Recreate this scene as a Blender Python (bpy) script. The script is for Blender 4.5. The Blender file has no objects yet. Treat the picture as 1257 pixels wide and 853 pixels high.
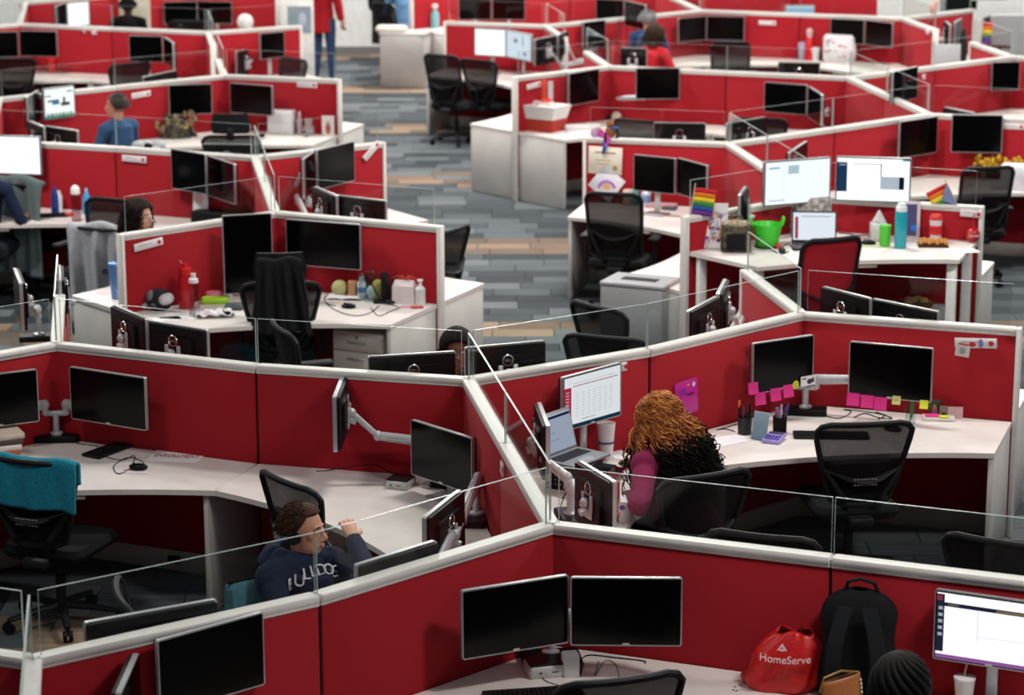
import bpy, math, random
from math import sin, cos, pi, radians, sqrt, atan2
from mathutils import Vector, Matrix, noise
random.seed(7)
S = bpy.context.scene
COL = S.collection

# ---------------------------------------------------------------- camera
CAM_H, FPX, PITCH, ROLL = 4.71, 3051.5, 0.2422, -0.0030
cd = bpy.data.cameras.new('camera'); cam = bpy.data.objects.new('camera', cd); COL.objects.link(cam)
cd.sensor_width = 36.0; cd.lens = FPX / 1257 * 36.0; cd.clip_end = 200
cam.matrix_world = Matrix.Translation((0, 0, CAM_H)) @ Matrix.Rotation(pi/2 - PITCH, 4, 'X') @ Matrix.Rotation(ROLL, 4, 'Z')
cd.dof.use_dof = True; cd.dof.focus_distance = 12.2; cd.dof.aperture_fstop = 2.9
S.camera = cam
# ---------------------------------------------------------------- world, light, exposure
w = bpy.data.worlds.new('world'); S.world = w; w.use_nodes = True
w.node_tree.nodes['Background'].inputs[0].default_value = (0.86, 0.93, 1.0, 1)
w.node_tree.nodes['Background'].inputs[1].default_value = 0.16
S.view_settings.view_transform = 'Standard'; S.view_settings.look = 'None'
S.view_settings.gamma = 1.0; S.view_settings.exposure = 0.0; S.view_settings.use_curve_mapping = False
def area(x, y, z, power, sx, sy, col=(1, .96, .91)):
    l = bpy.data.lights.new('ceiling_lamp', 'AREA'); l.shape = 'RECTANGLE'; l.size = sx; l.size_y = sy
    l.energy = power; l.color = col
    o = bpy.data.objects.new('ceiling_lamp', l); COL.objects.link(o); o.location = (x, y, z)
for (x, y, p) in ((-3.8, 10.5, 75), (3.4, 8.0, 190), (1.0, 14.5, 170), (6.2, 14.0, 190), (-5.5, 18.5, 330), (1.2, 20.0, 270), (6.5, 21.5, 300),
                  (-6.5, 27.0, 320), (-1.2, 26.5, 330), (4.5, 27.5, 330), (10, 27, 260), (-6, 34.5, 330), (0, 34.5, 460), (6, 34.0, 380), (11.5, 35, 330)):
    area(x, y, 5.9, p*(1.06 if y < 16 else .93), 1.3, .5)

# ---------------------------------------------------------------- helpers
def G(u, v, z=1.29):
    """pixel of the photograph -> point of the room at height z"""
    X = (u - 628.5) / FPX; Y = -(v - 426.5) / FPX
    X, Y = X*cos(ROLL) - Y*sin(ROLL), X*sin(ROLL) + Y*cos(ROLL)
    d = Vector((X, cos(PITCH) + Y*sin(PITCH), -sin(PITCH) + Y*cos(PITCH)))
    return Vector((0, 0, CAM_H)) + d * ((z - CAM_H) / d.z)
def lin(c):
    if isinstance(c, str): c = tuple(int(c[i:i+2], 16)/255 for i in (0, 2, 4))
    return tuple((x/12.92 if x <= .04045 else ((x+.055)/1.055)**2.4) for x in c) + (1,)
MC = {}
def mat(c, rough=.5, metal=0, kind='plain', s=1.0, emit=0):
    key = (c, rough, metal, kind, s, emit)
    if key in MC: return MC[key]
    m = bpy.data.materials.new(kind + '_' + str(c)); m.use_nodes = True; MC[key] = m
    nt = m.node_tree; N = nt.nodes; L = nt.links; b = N['Principled BSDF']; out = N['Material Output']
    col = lin(c)
    if sum(col[:3]) < .12 and not metal: b.inputs['Specular IOR Level'].default_value = .18
    b.inputs['Roughness'].default_value = rough; b.inputs['Metallic'].default_value = metal
    if kind == 'emit':
        N.remove(b); e = N.new('ShaderNodeEmission'); e.inputs[0].default_value = col; e.inputs[1].default_value = emit
        L.new(e.outputs[0], out.inputs[0]); return m
    tc = N.new('ShaderNodeTexCoord')
    if kind == 'glass':
        t = N.new('ShaderNodeBsdfTransparent'); t.inputs[0].default_value = col
        g = N.new('ShaderNodeBsdfGlossy'); g.inputs[0].default_value = (1, 1, 1, 1); g.inputs['Roughness'].default_value = rough
        lw = N.new('ShaderNodeLayerWeight'); pw = N.new('ShaderNodeMath'); pw.operation = 'POWER'; pw.inputs[1].default_value = 4.6
        fr = N.new('ShaderNodeMath'); fr.operation = 'MULTIPLY_ADD'; fr.inputs[1].default_value = .38; fr.inputs[2].default_value = .014
        L.new(lw.outputs['Facing'], pw.inputs[0]); L.new(pw.outputs[0], fr.inputs[0])
        mx = N.new('ShaderNodeMixShader'); L.new(fr.outputs[0], mx.inputs[0]); L.new(t.outputs[0], mx.inputs[1]); L.new(g.outputs[0], mx.inputs[2])
        L.new(mx.outputs[0], out.inputs[0]); return m
    if kind == 'net':
        t = N.new('ShaderNodeBsdfTransparent'); mx = N.new('ShaderNodeMixShader')
        ch = N.new('ShaderNodeTexChecker'); ch.inputs['Scale'].default_value = 260; ch.inputs[1].default_value = (.12,)*3+(1,); ch.inputs[2].default_value = (.42,)*3+(1,)
        L.new(tc.outputs['Object'], ch.inputs[0]); L.new(ch.outputs[0], mx.inputs[0])
        b.inputs['Base Color'].default_value = col; L.new(b.outputs[0], mx.inputs[1]); L.new(t.outputs[0], mx.inputs[2]); L.new(mx.outputs[0], out.inputs[0]); return m
    no = N.new('ShaderNodeTexNoise'); mix = N.new('ShaderNodeMix'); mix.data_type = 'RGBA'
    sc, amp, bump = {'plain': (14, .05, 0), 'fabric': (340, .13, .25), 'cloth': (60, .14, .3), 'laminate': (5, .05, 0), 'carpet': (1, .2, .3),
                     'camo': (26, .9, .1), 'terry': (120, .3, .9), 'metal': (30, .04, 0), 'skin': (30, .07, .05), 'hair': (80, .35, .3), 'wood': (3, .3, 0)}[kind]
    no.inputs['Scale'].default_value = sc*s; no.inputs['Detail'].default_value = 4
    mp = N.new('ShaderNodeMapping'); L.new(tc.outputs['Object'], mp.inputs[0]); L.new(mp.outputs[0], no.inputs['Vector'])
    if kind == 'carpet': mp.inputs['Scale'].default_value = (2.2, 34, 1); 
    if kind == 'wood': mp.inputs['Scale'].default_value = (1, 14, 1)
    rp = N.new('ShaderNodeMapRange'); rp.inputs['From Min'].default_value = .3; rp.inputs['From Max'].default_value = .7
    L.new(no.outputs['Fac'], rp.inputs[0]); L.new(rp.outputs[0], mix.inputs['Factor'])
    mix.inputs['A'].default_value = tuple(x*(1-amp) for x in col[:3])+(1,); mix.inputs['B'].default_value = tuple(min(1, x*(1+amp)) for x in col[:3])+(1,)
    L.new(mix.outputs['Result'], b.inputs['Base Color'])
    if bump:
        bp = N.new('ShaderNodeBump'); bp.inputs['Strength'].default_value = bump; bp.inputs['Distance'].default_value = .002
        L.new(no.outputs['Fac'], bp.inputs['Height']); L.new(bp.outputs[0], b.inputs['Normal'])
    return m
class MB:
    def __init__(s): s.v = []; s.f = []; s.m = []; s.M = None; s.mi = 0
    def add(s, vs, fs):
        o = len(s.v)
        for p in vs:
            p = Vector(p); s.v.append(s.M @ p if s.M else p)
        for f in fs: s.f.append([i+o for i in f]); s.m.append(s.mi)
        return s
    def box(s, c, d, b=0):
        x, y, z = [k/2 for k in d]; cx, cy, cz = c
        if b <= 0:
            vs = [(cx+i*x, cy+j*y, cz+k*z) for k in (-1, 1) for j in (-1, 1) for i in (-1, 1)]
            return s.add(vs, [(0, 2, 3, 1), (4, 5, 7, 6), (0, 1, 5, 4), (2, 6, 7, 3), (0, 4, 6, 2), (1, 3, 7, 5)])
        b = min(b, x*.9, y*.9, z*.9); r = []
        def ring(ex, ey, zz): return [(cx+sx*(ex if a else ex-b), cy+sy*(ey-b if a else ey), zz) for sx, sy, a in ((1, -1, 0), (1, -1, 1), (1, 1, 1), (1, 1, 0), (-1, 1, 0), (-1, 1, 1), (-1, -1, 1), (-1, -1, 0))]
        vs = ring(x-b*.6, y-b*.6, cz-z) + ring(x, y, cz-z+b) + ring(x, y, cz+z-b) + ring(x-b*.6, y-b*.6, cz+z)
        fs = [tuple(range(7, -1, -1)), tuple(range(24, 32))]
        for k in range(3):
            for i in range(8): fs.append((k*8+i, k*8+(i+1) % 8, k*8+8+(i+1) % 8, k*8+8+i))
        return s.add(vs, fs)
    def tube(s, path, r, n=8, cap=True, flat=1.0):
        P = [Vector(p) for p in path]; R = r if isinstance(r, (list, tuple)) else [r]*len(P)
        vs = []; fs = []; up = None
        for i, p in enumerate(P):
            t = (P[min(i+1, len(P)-1)] - P[max(i-1, 0)])
            if t.length < 1e-9: t = Vector((0, 0, 1))
            t.normalize()
            if up is None: up = Vector((0, 0, 1)) if abs(t.z) < .9 else Vector((1, 0, 0))
            a = t.cross(up)
            if a.length < 1e-6: a = t.orthogonal()
            a.normalize(); b = a.cross(t).normalized(); up = b
            for k in range(n):
                th = 2*pi*k/n; vs.append(p + a*cos(th)*R[i] + b*sin(th)*R[i]*flat)
        for i in range(len(P)-1):
            for k in range(n): fs.append((i*n+k, i*n+(k+1) % n, (i+1)*n+(k+1) % n, (i+1)*n+k))
        if cap: fs.append(tuple(range(n-1, -1, -1))); fs.append(tuple((len(P)-1)*n+k for k in range(n)))
        return s.add(vs, fs)
    def cyl(s, a, b, r, r2=None, n=14): return s.tube([a, b], [r, r if r2 is None else r2], n)
    def lathe(s, prof, c=(0, 0, 0), n=18):
        vs = []; fs = []
        for (r, z) in prof:
            for k in range(n): vs.append((c[0]+r*cos(2*pi*k/n), c[1]+r*sin(2*pi*k/n), c[2]+z))
        for i in range(len(prof)-1):
            for k in range(n): fs.append((i*n+k, i*n+(k+1) % n, (i+1)*n+(k+1) % n, (i+1)*n+k))
        fs.append(tuple(range(n-1, -1, -1))); fs.append(tuple((len(prof)-1)*n+k for k in range(n)))
        return s.add(vs, fs)
    def prism(s, poly, z0, z1):
        n = len(poly); a = sum(poly[i][0]*poly[(i+1) % n][1]-poly[(i+1) % n][0]*poly[i][1] for i in range(n))
        if a < 0: poly = poly[::-1]
        vs = [(x, y, z0) for x, y in poly] + [(x, y, z1) for x, y in poly]
        return s.add(vs, [tuple(range(n-1, -1, -1)), tuple(range(n, 2*n))] + [(i, (i+1) % n, n+(i+1) % n, n+i) for i in range(n)])
    def ell(s, c, r, n=16, m=10, R=None):
        vs = []; fs = []; c = Vector(c)
        for j in range(m+1):
            ph = pi*j/m
            for k in range(n):
                th = 2*pi*k/n; p = Vector((r[0]*sin(ph)*cos(th), r[1]*sin(ph)*sin(th), r[2]*cos(ph)))
                if R: p = R @ p
                vs.append(c+p)
        for j in range(m):
            for k in range(n): fs.append((j*n+k, (j+1)*n+k, (j+1)*n+(k+1) % n, j*n+(k+1) % n))
        return s.add(vs, fs)
    def sheet(s, fn, nu, nv, th=.004):
        top = [Vector(fn(i/nu, j/nv)) for j in range(nv+1) for i in range(nu+1)]; W = nu+1
        nr = []
        for j in range(nv+1):
            for i in range(nu+1):
                a = top[j*W+min(i+1, nu)]-top[j*W+max(i-1, 0)]; b = top[min(j+1, nv)*W+i]-top[max(j-1, 0)*W+i]
                c = a.cross(b); nr.append(c.normalized() if c.length > 1e-9 else Vector((0, 0, 1)))
        bot = [p-q*th for p, q in zip(top, nr)]; K = len(top); fs = []
        for j in range(nv):
            for i in range(nu):
                q = (j*W+i, j*W+i+1, (j+1)*W+i+1, (j+1)*W+i); fs.append(q); fs.append(tuple(K+x for x in reversed(q)))
        bd = [i for i in range(W)] + [j*W+nu for j in range(1, nv+1)] + [nv*W+i for i in range(nu-1, -1, -1)] + [j*W for j in range(nv-1, 0, -1)]
        for a in range(len(bd)): i, j = bd[a], bd[(a+1) % len(bd)]; fs.append((j, i, K+i, K+j))
        return s.add(top+bot, fs)
    def mesh(s, name, mats, smooth=None):
        me = bpy.data.meshes.new(name); me.from_pydata(s.v, [], s.f)
        for m in mats: me.materials.append(m)
        if len(mats) > 1: me.polygons.foreach_set('material_index', s.m)
        if smooth is not False:
            me.shade_smooth() if smooth else me.shade_flat()
            if smooth is None: me.shade_smooth(); me.set_sharp_from_angle(angle=radians(38))
        me.update(); return me
CACHE = {}
def label(o, lab=None, cat=None, group=None, kind=None):
    if lab: o['label'] = lab
    if cat: o['category'] = cat
    if group: o['group'] = group
    if kind: o['kind'] = kind
    return o
def T(name, lab, cat, loc, rz=0, group=None, rot=None):
    o = bpy.data.objects.new(name, None); o.empty_display_size = .1; COL.objects.link(o)
    o.location = loc; o.rotation_euler = rot or (0, 0, rz); return label(o, lab, cat, group)
def part(par, name, fn, mats, key=None, loc=(0, 0, 0), rot=(0, 0, 0), lab=None, kind=None, smooth=None):
    if key and key in CACHE: me = CACHE[key]
    else:
        mb = MB(); r = fn(mb); mb = r if isinstance(r, MB) else mb
        me = mb.mesh(name, mats if isinstance(mats, list) else [mats], smooth)
        if key: CACHE[key] = me
    o = bpy.data.objects.new(name, me); COL.objects.link(o); o.location = loc; o.rotation_euler = rot
    if par: o.parent = par
    if lab: o['label'] = lab
    if kind: o['kind'] = kind
    return o
def solo(name, lab, cat, fn, mats, loc=(0, 0, 0), rz=0, group=None, key=None, rot=None, kind=None, smooth=None):
    return label(part(None, name, fn, mats, key, loc, rot or (0, 0, rz), smooth=smooth), lab, cat, group, kind)
def text(par, name, body, size, mt, loc, rot=(0, 0, 0), ext=.0008, bend=0, lab=None, align='CENTER'):
    cu = bpy.data.curves.new(name, 'FONT'); cu.body = body; cu.size = size; cu.extrude = ext; cu.align_x = align; cu.align_y = 'CENTER'
    o = bpy.data.objects.new(name, cu); COL.objects.link(o); dg = bpy.context.evaluated_depsgraph_get()
    me = bpy.data.meshes.new_from_object(o.evaluated_get(dg)); bpy.data.objects.remove(o)
    if bend:
        for v in me.vertices: v.co.y -= bend*v.co.x*v.co.x
    me.materials.clear(); me.materials.append(mt)
    o = bpy.data.objects.new(name, me); COL.objects.link(o); o.parent = par; o.location = loc; o.rotation_euler = rot
    if lab: o['label'] = lab
    return o
def rrect(w, h, r, n=4):
    P = []
    for (sx, sy, a0) in ((1, 1, 0), (-1, 1, 90), (-1, -1, 180), (1, -1, 270)):
        for k in range(n+1):
            a = radians(a0+90*k/n); P.append((sx*(w/2-r)+r*cos(a), sy*(h/2-r)+r*sin(a)))
    return P
FLIP = Matrix.Rotation(pi/2, 4, 'X')      # polygon in x,z ; prism depth runs along -y
D2 = lambda a: Vector((cos(radians(a)), sin(radians(a)), 0))
# common materials
M_RED = mat('9c0719', .95, 0, 'fabric'); M_RAIL = mat('d8d4cf', .35, 0, 'metal'); M_KICK = mat('a8a29c', .6, 0, 'metal')
M_DESK = mat('e6dfda', .35, 0, 'laminate'); M_EDGE = mat('cfc8bf', .5); M_SIDE = mat('c4c1bd', .5, 0, 'laminate'); M_WHITE = mat('ecebe8', .4)
M_GLASS = mat('fafcfb', .03, 0, 'glass'); M_GEDGE = mat('a9b8b5', .2); M_BLK = mat('101012', .45); M_BLKM = mat('18181b', .35); M_SIL = mat('b9b9bb', .35, .6, 'metal')
M_SCR = mat('040405', .16); M_ARM = mat('bfc0c4', .38, .25, 'metal'); M_NET = mat('141416', .8, 0, 'net'); M_PAPER = mat('eeedf0', .8); M_CABLE = mat('0b0b0c', .6)
M_PLAST = mat('1b1b1e', .5); M_CHROME = mat('c8c8ca', .2, .9, 'metal'); M_DGREY = mat('2b2c30', .7); M_CLEAR = mat('e4eef0', .05, 0, 'glass')
# ---------------------------------------------------------------- floor of carpet planks
floor = part(None, 'floor', lambda b: b.box((0, 21, -.03), (34, 44, .04)), mat('33383d', .95, 0, 'carpet')); floor['kind'] = 'structure'
GREYS = ['454c51', '525a5f', '3c4348', '5f666a', '4a5157', '363d42', '585f64', '686e71', '454c51']
TANS = ['7c6858', '8d7763', '62574d', '97836d', '6f5f52']
def tone(x, y):
    band = abs(((y - 12.45 + 1.8) % 3.56) - 1.8)
    rnd = random.random()
    if band < .42 and rnd < .85: return TANS[random.randrange(5)]
    return GREYS[random.randrange(9)]
planks = []; PW, PL_ = .25, .5
j = 0
for j in range(128):
    y = 7.2 + j*PW + PW/2; off = random.random()*PL_
    for i in range(-19, 20):
        x = i*PL_ + off
        if abs(x) < 2.4 + .3*y*.65: planks.append((x, y, tone(x, y)))
def visible(x, y):   # the open aisle and the gaps where the photograph shows carpet
    if 18.4 < y < 37 and -1.35 + (y-18)*-.03 < x < (.75 if y < 22 else .3) + (0 if y < 30 else -1.3): return True
    return (12.0 < y < 13.0 and x < -1.9) or (15.0 < y < 18 and -.7 < x < 2.9) or (14.5 < y < 20 and x > 3.1 and x < 4.2)
near = sorted([p for p in planks if visible(p[0], p[1])], key=lambda p: p[1])
picked = set(id(p) for p in near[:298])
for p in planks:
    if id(p) in picked:
        part(floor, 'carpet_plank', lambda b: b.box((0, 0, -.005), (PL_-.006, PW-.006, .008), .002), mat(p[2], .95, 0, 'carpet'), 'plank'+p[2], (p[0], p[1], -.0006+random.random()*.001))
rest = [p for p in planks if id(p) not in picked]
tn = GREYS + TANS; mb = MB()
for (x, y, t) in rest: mb.mi = tn.index(t); mb.box((x, y, -.005), (PL_-.006, PW-.006, .008))
o = bpy.data.objects.new('carpet_plank', mb.mesh('carpet_plank', [mat(t, .95, 0, 'carpet') for t in tn])); COL.objects.link(o); o.parent = floor; o['kind'] = 'stuff'

# back wall
WY = 37.6
wall = part(None, 'wall_back', lambda b: b.box((0, WY+.06, 1.6), (34, .12, 3.2)), mat('dcdedd', .8)); wall['kind'] = 'structure'
bs = part(None, 'baseboard_back', lambda b: b.box((0, WY-.01, .06), (34, .02, .12)), mat('6f706f', .6)); bs['kind'] = 'structure'
low = part(None, 'wall_right', lambda b: b.box((10.2, 33.2, .5), (7.6, .12, 1.1)), mat('b4b5b6', .7)); low['kind'] = 'structure'

# ---------------------------------------------------------------- lattice of the cubicles
LL = 1.2921; TH = 99.18
OR = [(.1706, 10.5718), (-1.7362, 18.0083), (-3.5916, 29.5197), (3.866, 22.8198), (.4148, 30.0993)]
UP, RT, DN = D2(TH), D2(TH-60), D2(TH-120)
def W(c, a=0, b=0, d=0): return Vector((OR[c][0], OR[c][1], 0)) + LL*(a*UP + b*RT + d*DN)
def g0(u, v): p = G(u, v); p.z = 0; return p
N = dict(A0=g0(40, 806), A0s=g0(388, 728.5), A1=g0(677, 641), A1s=g0(1022, 682), B0=g0(69, 420), B0s=g0(316, 447), B1=g0(574.5, 463.5),
         B1s=g0(794, 427.5), B2=g0(984, 383), BE=g0(1249, 402), C=g0(916, 331), G1=g0(338, 259), GL=g0(149, 287), GR=g0(538.5, 277), G0=g0(313, 191), G0s=g0(143, 179.5), G0R=g0(468, 174))
N['A2'] = N['A1s'] + (N['A1s']-N['A1']).normalized()*LL; N['T'] = (N['A1']+N['B1'])/2
N.update(A0d=N['A0']-UP*LL, A0l=N['A0']-DN*LL, BL=N['B0']-RT*LL, BU=N['B0']+UP*LL, A2r=W(0, 0, 1, 2), A2d=W(0, -1, 0, 2),
         Gm=(N['G1']+N['G0'])/2, G00=W(1, 2, 0, -2), G0l=W(1, 2, -1, -2), GE=W(1, 3, 0, -2), E0=W(1, 4, 0, -2), E0l=W(1, 4, 0, -3), Es=W(1, 4, 1, -2), E1=W(1, 4, 2, -2),
         ER=g0(415, 97), E1u=W(1, 5, 2, -2), F1=W(2), FR=g0(367, 31), F1d=W(2, -1), Fs=W(2, 0, 0, -1), F0=W(2, 0, 0, -2), F0u=W(2, 1, 0, -2), Fq=W(2, 2, 0, -2), F0l=W(2, 0, -1, -2),
         FQ1=W(2, 2, 1, -2), FQ2=W(2, 2, 2, -2), FQ3=W(2, 2, 2, -1),
         K=W(3), H=W(3, 0, -2), Hs=W(3, 0, -1), HL=g0(720, 168), Hm=W(3, -1, -2), I=W(3, -2, -2), IL=W(3, -2, -3), IR=W(3, -2, -2, 1), KR=W(3, 0, 0, 1), KRR=W(3, 0, 0, 2), KM=W(3, 1), M=W(3, 2),
         Ms=W(3, 2, 0, -1), N=W(3, 2, 0, -2), NL=g0(633, 94), Nu=W(3, 3, 0, -2), Mo=W(3, 2, 1), O=W(3, 2, 2), Ou=W(3, 3, 2), Or=W(3, 2, 2, 1),
         P=W(4), PL=g0(548, 26), Pd=W(4, -1), Ps=W(4, 0, 1), Q=W(4, 0, 2), Qu=W(4, 1, 2), Qs=W(4, 0, 2, 1), R=W(4, 0, 2, 2), RR=g0(1193, 11), Rd=W(4, -1, 2, 2),
         Qq=W(4, 2, 2), Qv=W(4, 2, 4), Qw=W(4, 2, 4, 1), S0=G(506, 36, .72))
N['S0'].z = 0; N['S1'] = N['S0']+RT*LL; N['S2'] = N['S1']+DN*LL; N['S3'] = N['S2']+DN*LL
RH, FZ0, FZ1 = 1.29, .13, 1.245
def panel(a, b, lab, glass=True, end=None, post=False):
    ga, gb = (.006 if q in ('A0s', 'A1s', 'B0s', 'B1s', 'T', 'Gm', 'G0s', 'GE', 'Es', 'Fs', 'Hs', 'Hm', 'KM', 'Ms', 'Mo', 'Ps', 'Qs', 'FQ1', 'S2') else .035 for q in (a, b))
    A, B = N[a], N[b]; d = B-A; Ln = d.length; ang = atan2(d.y, d.x)
    r = T('partition_panel', lab, 'partition', A, ang)
    part(r, 'fabric_panel', lambda m: m.box((Ln/2, 0, (FZ0+FZ1)/2), (Ln-.012, .056, FZ1-FZ0), .004), M_RED, 'fp%.3f' % Ln)
    part(r, 'top_rail', lambda m: (m.box((Ln/2, 0, RH-.018), (Ln-.002, .074, .036), .008), m.box((Ln/2, 0, RH-.040), (Ln-.004, .066, .012), .002)), M_RAIL, 'tr%.3f' % Ln)
    part(r, 'joint_strip', lambda m: m.box((0, 0, .68), (.02, .036, 1.12)), M_BLK, 'joint')
    part(r, 'kick_plate', lambda m: m.box((Ln/2, 0, FZ0/2+.002), (Ln-.01, .05, FZ0-.008), .003), M_KICK, 'kp%.3f' % Ln)
    if glass:
        e0, e1 = ga, Ln-gb
        def gl(m):
            x, z0, z1, t = e0, RH-.002, RH+.262, .005
            q = [(x, -t, z0), (e1, -t, z0), (e1, -t, z1), (x, -t, z1), (x, t, z0), (e1, t, z0), (e1, t, z1), (x, t, z1)]
            m.mi = 0; m.add([q[i] for i in (0, 1, 2, 3)], [(0, 1, 2, 3)]); m.add([q[i] for i in (4, 5, 6, 7)], [(3, 2, 1, 0)])
            m.mi = 1; m.add(q, [(3, 2, 6, 7), (0, 3, 7, 4), (1, 5, 6, 2)])
        part(r, 'glass_screen', gl, [M_GLASS, M_GEDGE], 'gs%.3f%.3f%.3f' % (Ln, ga, gb), smooth=False)
    if end: 
        x = Ln+.012 if end == 'b' else -.012
        part(r, 'end_post', lambda m: m.box((0, 0, RH/2), (.03, .074, RH-.002), .004), M_RAIL, 'endpost', (x, 0, 0))
    if post: part(r, 'corner_post', lambda m: m.lathe([(.03, .004), (.03, RH+.001), (.024, RH+.006)], n=6), M_RAIL, 'cpost', (0, 0, 0), (0, 0, radians(19)))
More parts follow.
